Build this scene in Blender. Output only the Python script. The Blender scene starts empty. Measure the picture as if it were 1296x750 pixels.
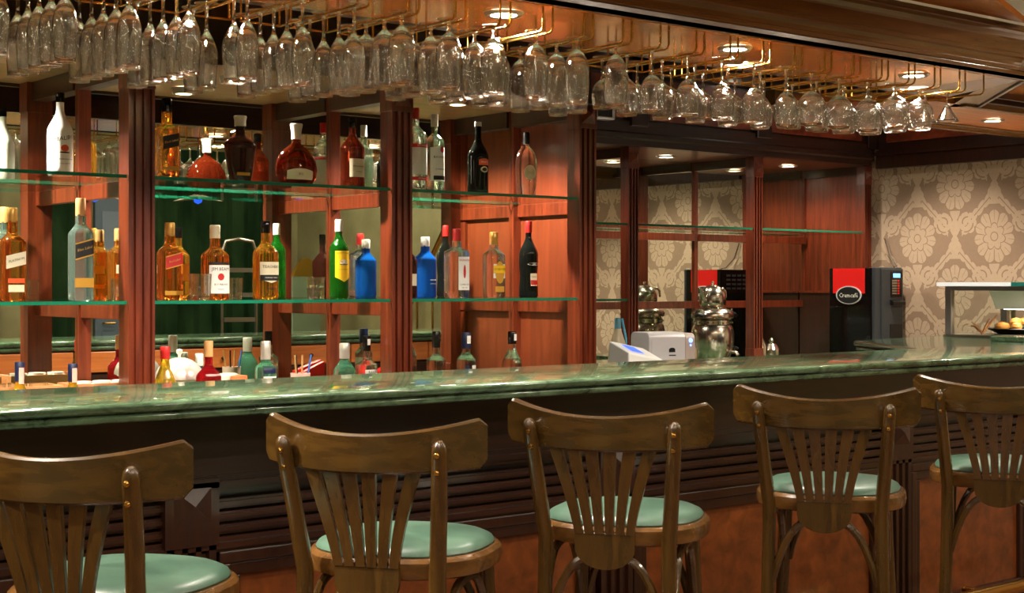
import bpy, math, random
from mathutils import Vector
R = math.radians
random.seed(7)
sc = bpy.context.scene
C = sc.collection

# ------------------------------------------------------------------ camera
cam = bpy.data.cameras.new('camera')
cam.sensor_width = 36.0
cam.lens = 1850.0 / 1296.0 * 36.0
cam.shift_y = -15.0 / 1296.0
cam.clip_start = 0.05
camo = bpy.data.objects.new('camera', cam)
C.objects.link(camo)
camo.location = (0, 0, 1.35)
camo.rotation_euler = (R(90), 0, -math.atan2(.629, .777))
sc.camera = camo

# ------------------------------------------------------------------ world, exposure
world = bpy.data.worlds.new('world')
sc.world = world
world.use_nodes = True
world.node_tree.nodes['Background'].inputs[0].default_value = (1.0, .86, .68, 1)
world.node_tree.nodes['Background'].inputs[1].default_value = .15
vs = sc.view_settings
vs.view_transform = 'Standard'
vs.look = 'None'
vs.exposure = 0.24
vs.gamma = 1.0
vs.use_curve_mapping = False
try:
    sc.cycles.max_bounces = 40
    sc.cycles.glossy_bounces = 8
    sc.cycles.transmission_bounces = 36
    sc.cycles.diffuse_bounces = 4
    sc.cycles.transparent_max_bounces = 40
    sc.cycles.sample_clamp_indirect = 20.0
    sc.cycles.blur_glossy = 0.05
    sc.cycles.caustics_reflective = True
    sc.cycles.caustics_refractive = True
except Exception:
    pass

WARM = (1.0, .90, .75)
def ceiling_area(x, y, z, size, power, col=WARM):
    l = bpy.data.lights.new('fill_light', 'AREA')
    l.shape = 'DISK'; l.size = size; l.energy = power; l.color = col
    o = bpy.data.objects.new('fill_light', l); C.objects.link(o)
    o.location = (x, y, z)
    return o
FILL_LAMPS = [(-1.2 + 1.55*i, 1.6 - 1.25*j) for j in range(3) for i in range(6)]  # lamps added out of view for fill light and glints in the glassware
for (x, y) in FILL_LAMPS:
    ceiling_area(x, y, 2.870, .13, 6.0)

# ------------------------------------------------------------------ helpers
def lin(c):
    c = c / 255.0
    return c / 12.92 if c <= .04045 else ((c + .055) / 1.055) ** 2.4
def rgb(r, g, b): return (lin(r), lin(g), lin(b), 1.0)

class G:
    """collects vertices and faces of one mesh"""
    def __init__(s): s.v = []; s.f = []
    def add(s, vs_, fs):
        o = len(s.v); s.v += [tuple(p) for p in vs_]; s.f += [tuple(i + o for i in q) for q in fs]; return s
    def box(s, x0, x1, y0, y1, z0, z1):
        return s.add([(x0,y0,z0),(x1,y0,z0),(x1,y1,z0),(x0,y1,z0),(x0,y0,z1),(x1,y0,z1),(x1,y1,z1),(x0,y1,z1)],
                     [(0,3,2,1),(4,5,6,7),(0,1,5,4),(1,2,6,5),(2,3,7,6),(3,0,4,7)])
    def prism(s, poly, axis, a, b):
        """closed 2-D polygon swept along an axis: 'x' takes (y,z), 'y' takes (x,z), 'z' takes (x,y)"""
        n = len(poly)
        def P(p, t):
            return {'x': (t, p[0], p[1]), 'y': (p[0], t, p[1]), 'z': (p[0], p[1], t)}[axis]
        v = [P(p, a) for p in poly] + [P(p, b) for p in poly]
        f = [tuple(range(n))[::-1], tuple(range(n, 2*n))] + [(i, (i+1) % n, n + (i+1) % n, n + i) for i in range(n)]
        return s.add(v, f)
    def lathe(s, prof, seg=24, n=2.0, sx=1.0, sy=1.0, cx=0, cy=0, cz=0, rot=0):
        """profile of (radius, z) turned about z; n > 2 gives rounded squares"""
        v = []; f = []; rows = []
        for (r, z) in prof:
            if r < 1e-6:
                rows.append([len(v)]); v.append((cx, cy, cz + z)); continue
            row = []
            for k in range(seg):
                t = 2*math.pi*(k + .5)/seg + rot
                c, d = math.cos(t), math.sin(t)
                q = (abs(c)**n + abs(d)**n) ** (-1.0/n)
                row.append(len(v)); v.append((cx + r*q*c*sx, cy + r*q*d*sy, cz + z))
            rows.append(row)
        for a, b in zip(rows[:-1], rows[1:]):
            if len(a) == 1 and len(b) == 1: continue
            for k in range(seg):
                k2 = (k+1) % seg
                if len(a) == 1: f.append((a[0], b[k2], b[k]))
                elif len(b) == 1: f.append((a[k], a[k2], b[0]))
                else: f.append((a[k], a[k2], b[k2], b[k]))
        return s.add(v, f)
    def tube(s, pts, r, seg=8, ry=None, cap=True, up=(0,0,1)):
        pts = [Vector(p) for p in pts]; n = len(pts)
        rs = r if isinstance(r, (list, tuple)) else [r]*n
        v = []; f = []
        upv = Vector(up)
        for i, p in enumerate(pts):
            d = (pts[min(i+1, n-1)] - pts[max(i-1, 0)]).normalized()
            a = d.cross(upv)
            if a.length < 1e-3: a = d.cross(Vector((0, 1, 0)))
            if a.length < 1e-3: a = d.cross(Vector((1, 0, 0)))
            a.normalize(); b = a.cross(d).normalized()
            for k in range(seg):
                t = 2*math.pi*k/seg
                v.append(p + a*math.cos(t)*rs[i] + b*math.sin(t)*(rs[i] if ry is None else ry))
        for i in range(n-1):
            for k in range(seg):
                k2 = (k+1) % seg
                f.append((i*seg+k, (i+1)*seg+k, (i+1)*seg+k2, i*seg+k2))
        if cap:
            f.append(tuple(range(seg))); f.append(tuple(range((n-1)*seg, n*seg))[::-1])
        return s.add(v, f)
    def mesh(s, name, smooth=False, auto=False):
        m = bpy.data.meshes.new(name); m.from_pydata(s.v, [], s.f); m.update()
        import bmesh
        bm = bmesh.new(); bm.from_mesh(m); bmesh.ops.recalc_face_normals(bm, faces=bm.faces); bm.to_mesh(m); bm.free()
        if smooth:
            for p in m.polygons: p.use_smooth = True
            if auto:
                try: m.set_sharp_from_angle(angle=R(38))
                except Exception: pass
        return m

def obj(name, g, mat, parent=None, smooth=False, auto=True, loc=None, rot=None, bevel=0):
    me = g if isinstance(g, bpy.types.Mesh) else g.mesh(name, smooth, auto)
    if mat is not None and len(me.materials) == 0: me.materials.append(mat)
    o = bpy.data.objects.new(name, me); C.objects.link(o)
    if parent: o.parent = parent
    if loc: o.location = loc
    if rot: o.rotation_euler = rot
    if bevel:
        b = o.modifiers.new('bevel', 'BEVEL'); b.width = bevel; b.segments = 2; b.limit_method = 'ANGLE'
    return o
def empty(name, loc=(0,0,0), rz=0, label=None, cat=None, group=None):
    o = bpy.data.objects.new(name, None); C.objects.link(o)
    o.location = loc; o.rotation_euler = (0, 0, rz); o.empty_display_size = .05
    if label: tag(o, label, cat, group)
    return o
def tag(o, label, cat, group=None):
    o['label'] = label; o['category'] = cat
    if group: o['group'] = group
    return o
def struct(o): o['kind'] = 'structure'; return o
def copy_tree(o, parent=None):
    c = o.copy(); C.objects.link(c); c.parent = parent
    for ch in list(o.children): copy_tree(ch, c)
    return c
ORD = ['first','second','third','fourth','fifth','sixth','seventh','eighth','ninth','tenth','eleventh','twelfth','thirteenth',
       'fourteenth','fifteenth','sixteenth','seventeenth','eighteenth','nineteenth','twentieth','twenty-first','twenty-second',
       'twenty-third','twenty-fourth','twenty-fifth','twenty-sixth']

# ------------------------------------------------------------------ materials
class X:
    """node arithmetic"""
    def __init__(s, nt, k): s.nt = nt; s.k = k
    def op(s, o, b=None, c=None):
        n = s.nt.nodes.new('ShaderNodeMath'); n.operation = o
        for i, q in enumerate((s, b, c)):
            if q is None: continue
            if isinstance(q, X): s.nt.links.new(q.k, n.inputs[i])
            else: n.inputs[i].default_value = q
        return X(s.nt, n.outputs[0])
    def __add__(s, b): return s.op('ADD', b)
    def __sub__(s, b): return s.op('SUBTRACT', b)
    def __mul__(s, b): return s.op('MULTIPLY', b)
    def __truediv__(s, b): return s.op('DIVIDE', b)
    def lt(s, b): return s.op('LESS_THAN', b)
    def gt(s, b): return s.op('GREATER_THAN', b)
    def mx(s, b): return s.op('MAXIMUM', b)
    def mn(s, b): return s.op('MINIMUM', b)
    def abs(s): return s.op('ABSOLUTE')
    def sin(s): return s.op('SINE')
    def cos(s): return s.op('COSINE')
    def sqrt(s): return s.op('SQRT')
    def fract(s): return s.op('FRACT')
    def atan2(s, b): return s.op('ARCTAN2', b)

def base_mat(name):
    m = bpy.data.materials.new(name); m.use_nodes = True
    return m, m.node_tree, m.node_tree.nodes['Principled BSDF']
def plain(name, col, rough=.5, metal=0, spec=.5, coat=0, trans=0, ior=1.45, emit=0, emitcol=None):
    m, nt, b = base_mat(name)
    b.inputs['Base Color'].default_value = col
    b.inputs['Roughness'].default_value = rough
    b.inputs['Metallic'].default_value = metal
    b.inputs['Specular IOR Level'].default_value = spec
    b.inputs['Coat Weight'].default_value = coat
    b.inputs['Coat Roughness'].default_value = .08
    b.inputs['Transmission Weight'].default_value = trans
    b.inputs['IOR'].default_value = ior
    if emit:
        b.inputs['Emission Color'].default_value = emitcol or col
        b.inputs['Emission Strength'].default_value = emit
    return m
def noise_mix(nt, c1, c2, scale, detail=6, dist=0, vec_scale=(1,1,1), lo=.35, hi=.65, rough=.55):
    tc = nt.nodes.new('ShaderNodeTexCoord'); mp = nt.nodes.new('ShaderNodeMapping')
    mp.inputs['Scale'].default_value = vec_scale
    nt.links.new(tc.outputs['Object'], mp.inputs['Vector'])
    n = nt.nodes.new('ShaderNodeTexNoise'); n.inputs['Scale'].default_value = scale
    n.inputs['Detail'].default_value = detail; n.inputs['Distortion'].default_value = dist; n.inputs['Roughness'].default_value = rough
    nt.links.new(mp.outputs[0], n.inputs['Vector'])
    r = nt.nodes.new('ShaderNodeValToRGB')
    r.color_ramp.elements[0].position = lo; r.color_ramp.elements[0].color = c1
    r.color_ramp.elements[1].position = hi; r.color_ramp.elements[1].color = c2
    nt.links.new(n.outputs['Fac'], r.inputs[0])
    return r.outputs[0], n.outputs['Fac']
def wood(name, c1, c2, scale=6, vec=(8, 8, .6), rough=.32, coat=.4, bump=.05):
    m, nt, b = base_mat(name)
    col, fac = noise_mix(nt, c1, c2, scale, 8, .6, vec, .3, .7)
    nt.links.new(col, b.inputs['Base Color'])
    b.inputs['Roughness'].default_value = rough
    b.inputs['Coat Weight'].default_value = coat; b.inputs['Coat Roughness'].default_value = .12
    bp = nt.nodes.new('ShaderNodeBump'); bp.inputs['Strength'].default_value = bump; bp.inputs['Distance'].default_value = .002
    nt.links.new(fac, bp.inputs['Height']); nt.links.new(bp.outputs[0], b.inputs['Normal'])
    return m

MAHOG = wood('mahogany_upright', rgb(74, 26, 12), rgb(122, 50, 26))
MAHOGX = wood('mahogany_long', rgb(74, 26, 12), rgb(122, 50, 26), vec=(.6, 8, 8))
PANEL = wood('mahogany_panel', rgb(100, 42, 22), rgb(128, 57, 30), scale=4, rough=.35)
DARKX = wood('dark_wood_long', rgb(34, 14, 8), rgb(54, 25, 13), vec=(.6, 8, 8), rough=.35)
DARK = wood('dark_wood', rgb(34, 14, 8), rgb(54, 25, 13), rough=.35)
BURL = wood('burl_panel', rgb(92, 46, 18), rgb(134, 70, 30), scale=22, vec=(1, 1, 1), rough=.35)
BURLRED = wood('red_burl_panel', rgb(82, 30, 14), rgb(128, 54, 28), scale=20, vec=(1, 1, 1), rough=.35)
AMBER = wood('amber_veneer', rgb(178, 96, 34), rgb(214, 128, 54), scale=5, vec=(.5, 7, 7), rough=.16, coat=.8)
FASCIA = wood('fascia_wood', rgb(92, 62, 30), rgb(112, 78, 40), scale=4, vec=(.5, 5, 5), rough=.22, coat=.7)
ORANGEW = wood('orange_wood', rgb(160, 82, 34), rgb(196, 112, 54), scale=5, vec=(.6, 8, 8), rough=.4)
TRAYW = wood('tray_wood', rgb(176, 112, 66), rgb(206, 146, 96), scale=5, vec=(.6, 8, 8), rough=.5, coat=0)
TOPVEN = wood('unit_top_veneer', rgb(120, 84, 50), rgb(150, 112, 72), scale=5, vec=(.6, 8, 8), rough=.3)
CHAIRW = wood('walnut_stain', rgb(48, 31, 9), rgb(76, 52, 18), scale=5, vec=(7, 7, 1.2), rough=.26, coat=.7)
CHAIRX = wood('walnut_stain_rail', rgb(48, 31, 9), rgb(76, 52, 18), scale=5, vec=(1.2, 7, 9), rough=.24, coat=.8)
SEATRIM = wood('seat_rim_wood', rgb(72, 46, 18), rgb(104, 69, 30), scale=6, vec=(3, 3, 8), rough=.26, coat=.7)
FLOORW = wood('floor_wood', rgb(70, 42, 22), rgb(110, 70, 38), scale=3, vec=(.6, 6, 6), rough=.4)

def marble():
    m, nt, b = base_mat('green_marble')
    col, fac = noise_mix(nt, rgb(28, 48, 28), rgb(92, 116, 88), 11, 12, .9, (1, 2.0, 2.0), .34, .70, .7)
    nt.links.new(col, b.inputs['Base Color'])
    b.inputs['Roughness'].default_value = .14
    b.inputs['Coat Weight'].default_value = .6; b.inputs['Coat Roughness'].default_value = .03
    return m
MARBLE = marble()
def leather():
    m, nt, b = base_mat('green_leather')
    col, fac = noise_mix(nt, rgb(44, 70, 57), rgb(76, 102, 86), 7, 6, .5, (1,1,1), .3, .7)
    nt.links.new(col, b.inputs['Base Color']); b.inputs['Roughness'].default_value = .36
    bp = nt.nodes.new('ShaderNodeBump'); bp.inputs['Strength'].default_value = .15; bp.inputs['Distance'].default_value = .004
    nt.links.new(fac, bp.inputs['Height']); nt.links.new(bp.outputs[0], b.inputs['Normal'])
    return m
LEATHER = leather()
def curtain_mat():
    m, nt, b = base_mat('green_drape')
    col, fac = noise_mix(nt, rgb(22, 42, 24), rgb(44, 66, 40), 4, 5, .2, (1, 1, .4))
    nt.links.new(col, b.inputs['Base Color']); b.inputs['Roughness'].default_value = .9; b.inputs['Specular IOR Level'].default_value = .05
    return m
DRAPE = curtain_mat()
def plaster(name, c1, c2):
    m, nt, b = base_mat(name)
    col, fac = noise_mix(nt, c1, c2, 3, 6, 0)
    nt.links.new(col, b.inputs['Base Color']); b.inputs['Roughness'].default_value = .8
    return m
OLIVE = plaster('olive_plaster', rgb(128, 122, 84), rgb(148, 142, 102))
PALE = plaster('pale_ceiling', rgb(205, 192, 160), rgb(216, 204, 176))

def damask():
    m, nt, b = base_mat('damask_wallpaper')
    tc = nt.nodes.new('ShaderNodeTexCoord'); sp = nt.nodes.new('ShaderNodeSeparateXYZ')
    nt.links.new(tc.outputs['Object'], sp.inputs[0])
    U = X(nt, sp.outputs['Y']); V = X(nt, sp.outputs['Z'])
    W, H = .50, .60
    def cell(u0, v0):
        px = ((U + u0) / W).fract() * W - W/2
        py = ((V + v0) / H).fract() * H - H/2
        return px.abs(), py
    def motif(a, y):
        # lobed medallion with petal veins
        ey = (y - .015) / 1.08
        r = (a*a + ey*ey).sqrt(); th = a.atan2(ey)
        lob_ = (th * 5.5).cos().abs()
        rad = lob_.sqrt() * .030 + .100 + (th * 2.0).cos() * .006
        med = r.lt(rad)
        vein = lob_.lt(.16) * r.gt(.062)
        rib = (th * 5.5).sin().abs().lt(.07) * r.gt(.085)
        inner = (r - .050 - (th * 3.5).cos().abs() * .020).abs().lt(.0030)
        eye = (r - .022).abs().lt(.0028)
        med = med - med * vein.mx(inner).mx(eye).mx(rib)
        # paired scrolls under it
        dx = a - .074; dy = y + .205
        d = (dx*dx + dy*dy).sqrt(); t2 = dy.atan2(dx)
        lob = (t2 * 3.5).cos().abs().sqrt() * .016 + .050
        scr = d.lt(lob)
        spi = ((d * 190.0 + t2).sin()).gt(.72)
        scr = scr - scr * spi
        # stem with palmette
        st = a.lt((y * 34.0).sin().abs() * .020 + .012) * y.lt(-.135) * y.gt(-.300)
        st2 = a.lt((y * 42.0).sin().abs() * .022 + .020) * y.gt(.195)
        # leafy arms over the medallion: distance to a slanted line
        ln = (y - .262 + a * 1.02) * .70
        arm = (ln.abs()).lt((a * 75.0).cos().abs().sqrt() * .014 + .010) * a.gt(.028) * a.lt(.205)
        armv = ln.abs().lt(.003)
        arm = arm - arm * armv
        return med.mx(scr).mx(st).mx(st2).mx(arm)
    a1, y1 = cell(.17, -.10); a2, y2 = cell(.17 + W/2, -.10 + H/2)
    k = motif(a1, y1).mx(motif(a2, y2))
    nz = nt.nodes.new('ShaderNodeTexNoise'); nz.inputs['Scale'].default_value = 60
    nt.links.new(tc.outputs['Object'], nz.inputs['Vector'])
    mx = nt.nodes.new('ShaderNodeMix'); mx.data_type = 'RGBA'
    mx.inputs[6].default_value = rgb(142, 116, 94); mx.inputs[7].default_value = rgb(180, 155, 130)
    nt.links.new(k.k, mx.inputs[0])
    m2 = nt.nodes.new('ShaderNodeMix'); m2.data_type = 'RGBA'; m2.blend_type = 'MULTIPLY'; m2.inputs[0].default_value = .18
    nt.links.new(mx.outputs[2], m2.inputs[6]); nt.links.new(nz.outputs['Fac'], m2.inputs[7])
    nt.links.new(m2.outputs[2], b.inputs['Base Color'])
    rg = k * -.18 + .62
    nt.links.new(rg.k, b.inputs['Roughness'])
    return m
DAMASK = damask()

def thin_mix(nt, t, g, ior):
    # one reflection where the ray enters the sheet
    ge = nt.nodes.new('ShaderNodeNewGeometry')
    bf = X(nt, ge.outputs['Backfacing']) * (1.0/ior - ior) + ior
    fr = nt.nodes.new('ShaderNodeFresnel'); nt.links.new(bf.k, fr.inputs[0])
    mx = nt.nodes.new('ShaderNodeMixShader')
    fac = X(nt, fr.outputs[0]) * (X(nt, ge.outputs['Backfacing']) * -1.0 + 1.0)
    nt.links.new(fac.k, mx.inputs[0]); nt.links.new(t.outputs[0], mx.inputs[1]); nt.links.new(g.outputs[0], mx.inputs[2])
    return mx
def sheet_glass(name, tint, ior=1.5, rough=0.0):
    """clear sheet glass: lets light through, mirrors it at grazing angles"""
    m = bpy.data.materials.new(name); m.use_nodes = True; nt = m.node_tree
    nt.nodes.remove(nt.nodes['Principled BSDF'])
    out = nt.nodes['Material Output']
    t = nt.nodes.new('ShaderNodeBsdfTransparent'); t.inputs[0].default_value = tint
    g = nt.nodes.new('ShaderNodeBsdfGlossy'); g.inputs['Roughness'].default_value = rough
    mx = thin_mix(nt, t, g, ior)
    nt.links.new(mx.outputs[0], out.inputs[0])
    return m
def crystal(name, tint, clear=.35, ripple=0):
    """refracting glass blended with a share of plain see-through"""
    m = bpy.data.materials.new(name); m.use_nodes = True; nt = m.node_tree
    nt.nodes.remove(nt.nodes['Principled BSDF'])
    out = nt.nodes['Material Output']
    g = nt.nodes.new('ShaderNodeBsdfGlass'); g.inputs['IOR'].default_value = 1.5; g.inputs['Roughness'].default_value = 0; g.inputs[0].default_value = tint
    t = nt.nodes.new('ShaderNodeBsdfTransparent'); t.inputs[0].default_value = tint
    gl = nt.nodes.new('ShaderNodeBsdfGlossy'); gl.inputs['Roughness'].default_value = 0
    th = thin_mix(nt, t, gl, 1.9)
    if ripple:          # hand-blown unevenness of the wall
        tc = nt.nodes.new('ShaderNodeTexCoord'); mp = nt.nodes.new('ShaderNodeMapping'); mp.inputs['Scale'].default_value = (1, 1, .35)
        nz = nt.nodes.new('ShaderNodeTexNoise'); nz.inputs['Scale'].default_value = 90; nz.inputs['Detail'].default_value = 1
        bp = nt.nodes.new('ShaderNodeBump'); bp.inputs['Strength'].default_value = ripple; bp.inputs['Distance'].default_value = .004
        nt.links.new(tc.outputs['Object'], mp.inputs[0]); nt.links.new(mp.outputs[0], nz.inputs['Vector']); nt.links.new(nz.outputs['Fac'], bp.inputs['Height'])
        nt.links.new(bp.outputs[0], g.inputs['Normal']); nt.links.new(bp.outputs[0], gl.inputs['Normal'])
    mx = nt.nodes.new('ShaderNodeMixShader'); mx.inputs[0].default_value = clear
    nt.links.new(g.outputs[0], mx.inputs[1]); nt.links.new(th.outputs[0], mx.inputs[2])
    nt.links.new(mx.outputs[0], out.inputs[0])
    return m
STEMGLASS = crystal('stemware_glass', (1, 1, 1, 1), .20)
FOOTGLASS = crystal('foot_glass', (1, 1, 1, 1), .55)
TUMBLER = crystal('tumbler_glass', (.97, 1, .98, 1), .30)
SHELFGLASS = sheet_glass('shelf_glass', (.965, .99, .975, 1))
PANEGLASS = sheet_glass('pane_glass', (.95, .97, .96, 1))
GREENEDGE = plain('glass_edge_green', rgb(30, 128, 96), .15, trans=.3)
MIRROR = plain('mirror', (.80, .85, .76, 1), 0.0, metal=1)
BRASS = plain('brass', rgb(196, 150, 74), .2, metal=1)
GOLD = plain('gilt', rgb(206, 164, 70), .35, metal=1)
CHROME = plain('polished_steel', rgb(222, 212, 194), .2, metal=1)
SATIN = plain('satin_steel', rgb(178, 172, 160), .3, metal=1)
BLACK = plain('black_plastic', rgb(16, 15, 15), .35)
GLOSSBLACK = plain('gloss_black', rgb(10, 9, 9), .08)
CHARCOAL = plain('charcoal_panel', rgb(52, 56, 60), .35)
REDPL = plain('red_plastic', rgb(214, 30, 28), .3)
WHITE = plain('white_plastic', rgb(228, 226, 222), .35)
SILVER = plain('silver_plastic', rgb(206, 202, 204), .28, metal=.15)
CREAM = plain('label_cream', rgb(226, 214, 184), .55)
WHITEL = plain('label_white', rgb(232, 230, 224), .5)
GOLDL = plain('label_gold', rgb(206, 152, 58), .35, metal=.3)
YELLOWL = plain('label_yellow', rgb(240, 190, 20), .45)
REDL = plain('label_red', rgb(186, 28, 26), .45)
BLACKL = plain('label_black', rgb(20, 18, 18), .45)
BLUEL = plain('label_blue', rgb(14, 26, 62), .45)
ORANGEL = plain('label_orange', rgb(222, 84, 36), .45)
PINKL = plain('label_pink', rgb(226, 168, 150), .5)
INK = plain('ink_black', rgb(22, 18, 16), .6)
INKW = plain('ink_white', rgb(236, 232, 220), .6)
INKR = plain('ink_red', rgb(190, 30, 26), .6)
INKG = plain('ink_gold', rgb(206, 160, 70), .5)
CORK = plain('cork_tan', rgb(196, 148, 92), .6)
GOLDCAP = plain('gold_cap', rgb(206, 158, 82), .3, metal=.6)
SILVERCAP = plain('silver_cap', rgb(202, 196, 186), .3, metal=.5)
CERAMIC = plain('white_ceramic', rgb(236, 232, 224), .2)
PINKCUP = plain('pink_cup', rgb(228, 190, 178), .4)
LAMPEMIT = plain('lamp_lens', (1, .92, .8, 1), .4, emit=150, emitcol=(1, .86, .66, 1))
BLUEEMIT = plain('blue_display', rgb(40, 90, 230), .3, emit=1.2, emitcol=rgb(40, 90, 240))
LEDBLUE = plain('blue_led', rgb(150, 180, 255), .3, emit=4, emitcol=rgb(90, 130, 255))
LCDEMIT = plain('pale_blue_display', rgb(120, 190, 250), .3, emit=1.5, emitcol=rgb(120, 190, 255))
CASELIGHT = plain('case_lamp', (1, 1, .95, 1), .4, emit=9, emitcol=(1, .97, .88, 1))
TURQ = plain('turquoise_edge', rgb(60, 178, 178), .25)
BREAD = plain('pastry', rgb(208, 138, 58), .6)
OLIVEF = plain('olive_frame', rgb(120, 116, 72), .5)
GREYB = plain('grey_blue_paint', rgb(92, 108, 122), .5)
BEIGE = plain('beige_shade', rgb(164, 158, 124), .6)
UPHOL = plain('gilt_upholstery', rgb(150, 132, 84), .7)
BOARDG = plain('board_green', rgb(126, 146, 120), .6)

def liquor(name, col, trans=.82, rough=.02, ior=1.42):
    return plain(name, col, rough, trans=trans, ior=ior)
AMBERG = liquor('amber_spirit', rgb(248, 172, 60), .96)
WHISKY = liquor('whisky', rgb(240, 146, 56), .96)
COGNAC = liquor('cognac', rgb(146, 50, 24), .95)
DARKBR = liquor('dark_brown_bottle', rgb(48, 18, 12), .4, .06)
BLACKG = liquor('black_bottle', rgb(12, 14, 12), .1, .05)
GREENG = liquor('green_bottle', rgb(24, 110, 24), .75)
PALEGR = liquor('pale_green_bottle', rgb(120, 190, 158), .85)
TEALG = liquor('pale_teal_bottle', rgb(172, 206, 200), .9)
BLUEG = liquor('blue_bottle', rgb(20, 96, 196), .55)
CLEARG = crystal('clear_bottle', (.97, 1, .985, 1), .25)
CLEARGR = crystal('faint_green_bottle', (.86, .97, .90, 1), .25)
REDG = liquor('red_liqueur', rgb(150, 14, 22), .6)
YELLG = liquor('yellow_liqueur', rgb(212, 168, 40), .75)
MILK = plain('white_bottle', rgb(238, 236, 230), .22)

# ------------------------------------------------------------------ the room shell
XW, YM, YC = 7.12, 4.86, 4.40          # right wall, mirror plane and column front of the bottle shelves
YM2, YC2 = 5.87, 5.40                  # the same for the set-back unit
struct(obj('floor', G().box(-2.7, 7.3, -2.5, 6.1, -.05, 0), FLOORW))
struct(obj('ceiling', G().box(-2.7, 7.3, -2.5, 6.1, 2.9, 2.95), PALE))
struct(obj('wall_right', G().box(XW, XW + .1, 1.2, 6.0, 0, 2.9), DAMASK))
struct(obj('wall_hall', G().box(XW, XW + .1, -2.4, 1.2, 0, 2.9), OLIVE))
struct(obj('wall_behind', G().box(-2.6, XW + .1, -2.4, -2.3, 0, 2.9), OLIVE))
struct(obj('wall_left', G().box(-2.6, -2.5, -2.3, 6.0, 0, 2.9), OLIVE))
struct(obj('wall_bar', G().box(-2.5, XW, 5.9, 6.0, 0, 2.9), DARK))

# recessed downlight: ring, lens, and its own lamp
def downlight(x, y, z, power, label, group, spread=110, r=.045, col=WARM, blend=.6, drop=.004):
    e = empty('downlight', (x, y, z), 0, label, 'downlight', group)
    obj('trim_ring', G().lathe([(r*.72, -.001), (r*.74, -drop-.004), (r*.98, -drop-.006), (r*1.12, -.001), (r*.72, -.001)], 28), SATIN, e, True)
    obj('lens', G().lathe([(0, -.0035), (r*.73, -.0035)], 28), LAMPEMIT, e)
    l = bpy.data.lights.new('downlight_lamp', 'SPOT'); l.energy = power; l.color = col
    l.spot_size = R(spread); l.spot_blend = blend; l.shadow_soft_size = .03
    lo = bpy.data.objects.new('downlight_lamp', l); C.objects.link(lo); lo.parent = e; lo.location = (0, 0, -.02)
    return e
for i, (x, y) in enumerate(FILL_LAMPS):  # made-up fixtures around the added fill lights
    e = empty('fill_lamp', (x, y, 2.9), 0, 'added round fill lamp in the ceiling over the guests, %s of eighteen' % ORD[i], 'ceiling lamp', 'added fill lamps behind the camera')
    obj('trim_ring', G().lathe([(.075, 0), (.075, -.016), (.09, -.016), (.10, 0), (.075, 0)], 32), SATIN, e, True)
    obj('lens', G().lathe([(0, -.006), (.074, -.006)], 32), LAMPEMIT, e)

# ------------------------------------------------------------------ bar counter
bar = empty('bar_counter', (0, 0, 0), 0, 'long dark wood bar front with fluted pilasters and burl panels', 'bar counter')
YB = 3.10
obj('body', G().box(-1.5, 5.2, YB + .03, 3.42, 0, 1.055), DARK, bar)
obj('apron', G().box(-1.5, 5.2, YB - .005, YB + .03, .905, 1.055), DARKX, bar)
def mould(z0, steps):
    """a horizontal moulding strip profile: list of (depth, height)"""
    p = [(YB + .03, z0)]; z = z0
    for d, h in steps:
        p += [(YB - d, z), (YB - d, z + h)]; z += h
    p += [(YB + .03, z)]
    return G().prism(p, 'x', -1.5, 5.2)
obj('moulding', mould(.865, [(.012, .012), (.024, .014), (.012, .014)]), DARKX, bar)
for zz in (.825, .795, .765): obj('rib', mould(zz, [(.004, .006), (.010, .010), (.004, .006)]), DARKX, bar)
obj('moulding', mould(.725, [(.010, .008), (.020, .014), (.008, .012)]), DARKX, bar)
obj('plinth', G().box(-1.5, 5.2, YB - .02, YB + .03, 0, .16), DARKX, bar)
PIL = [.207 - .0, 1.545, 2.883, 4.221]
for px in PIL + [5.12]:
    p = empty('pilaster', (px, YB, 0)); p.parent = bar
    w = .062
    prof = [(-w, .02), (-w, -.02)]
    for k in range(3):
        c = -.034 + .034*k
        prof += [(c - .010, -.02), (c - .007, -.010), (c + .007, -.010), (c + .010, -.02)]
    prof += [(w, -.02), (w, .02)]
    obj('shaft', G().prism(prof, 'z', .16, .745), DARK, p)
    obj('block', G().box(-.068, .068, -.024, .02, .745, .90), DARK, p)
    q = .047
    obj('pyramid', G().add([(-q, -.0245, .80), (q, -.0245, .80), (q, -.0245, .88), (-q, -.0245, .88), (0, -.038, .84)], [(0,1,4),(1,2,4),(2,3,4),(3,0,4)]), DARK, p)
xs = PIL + [5.12]
for a, b in zip([-1.13] + xs[:-1], xs):
    x0, x1 = a + .075, b - .075
    fr = empty('panel_frame', ((x0+x1)/2, YB, .45)); fr.parent = bar
    hw = (x1-x0)/2
    g = G()
    for k, (d, o) in enumerate([(.012, 0), (.004, .030)]):
        o2 = o + .030
        A, B_ = hw - o, hw - o2
        z0, z1, w0, w1 = -.27 + o, .275 - o, -.27 + o2, .275 - o2
        g.box(-A, A, -d, .03, z1 - .03, z1).box(-A, A, -d, .03, z0, z0 + .03).box(-A, -B_, -d, .03, w0, w1).box(B_, A, -d, .03, w0, w1)
    obj('frame', g, DARK, fr, bevel=.004)
    obj('burl_panel', G().box(-hw + .06, hw - .06, .012, .03, -.21, .215), BURL, fr)
# drawers on the bartender side
for k in range(13):
    x0 = -1.3 + .485*k
    d = obj('drawer', G().box(x0 + .004, x0 + .481, 3.42, 3.437, .955, 1.048), ORANGEW, bar, bevel=.003)
    obj('knob', G().lathe([(0, .024), (.008, .022), (.010, .016), (.005, .010), (.005, 0)], 12), DARK, d, True, loc=(x0 + .243, 3.437, 1.0), rot=(R(-90), 0, 0))
obj('inner_shelf', G().box(-1.3, 5.0, 3.42, 3.44, .60, .945), DARKX, bar)

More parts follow.
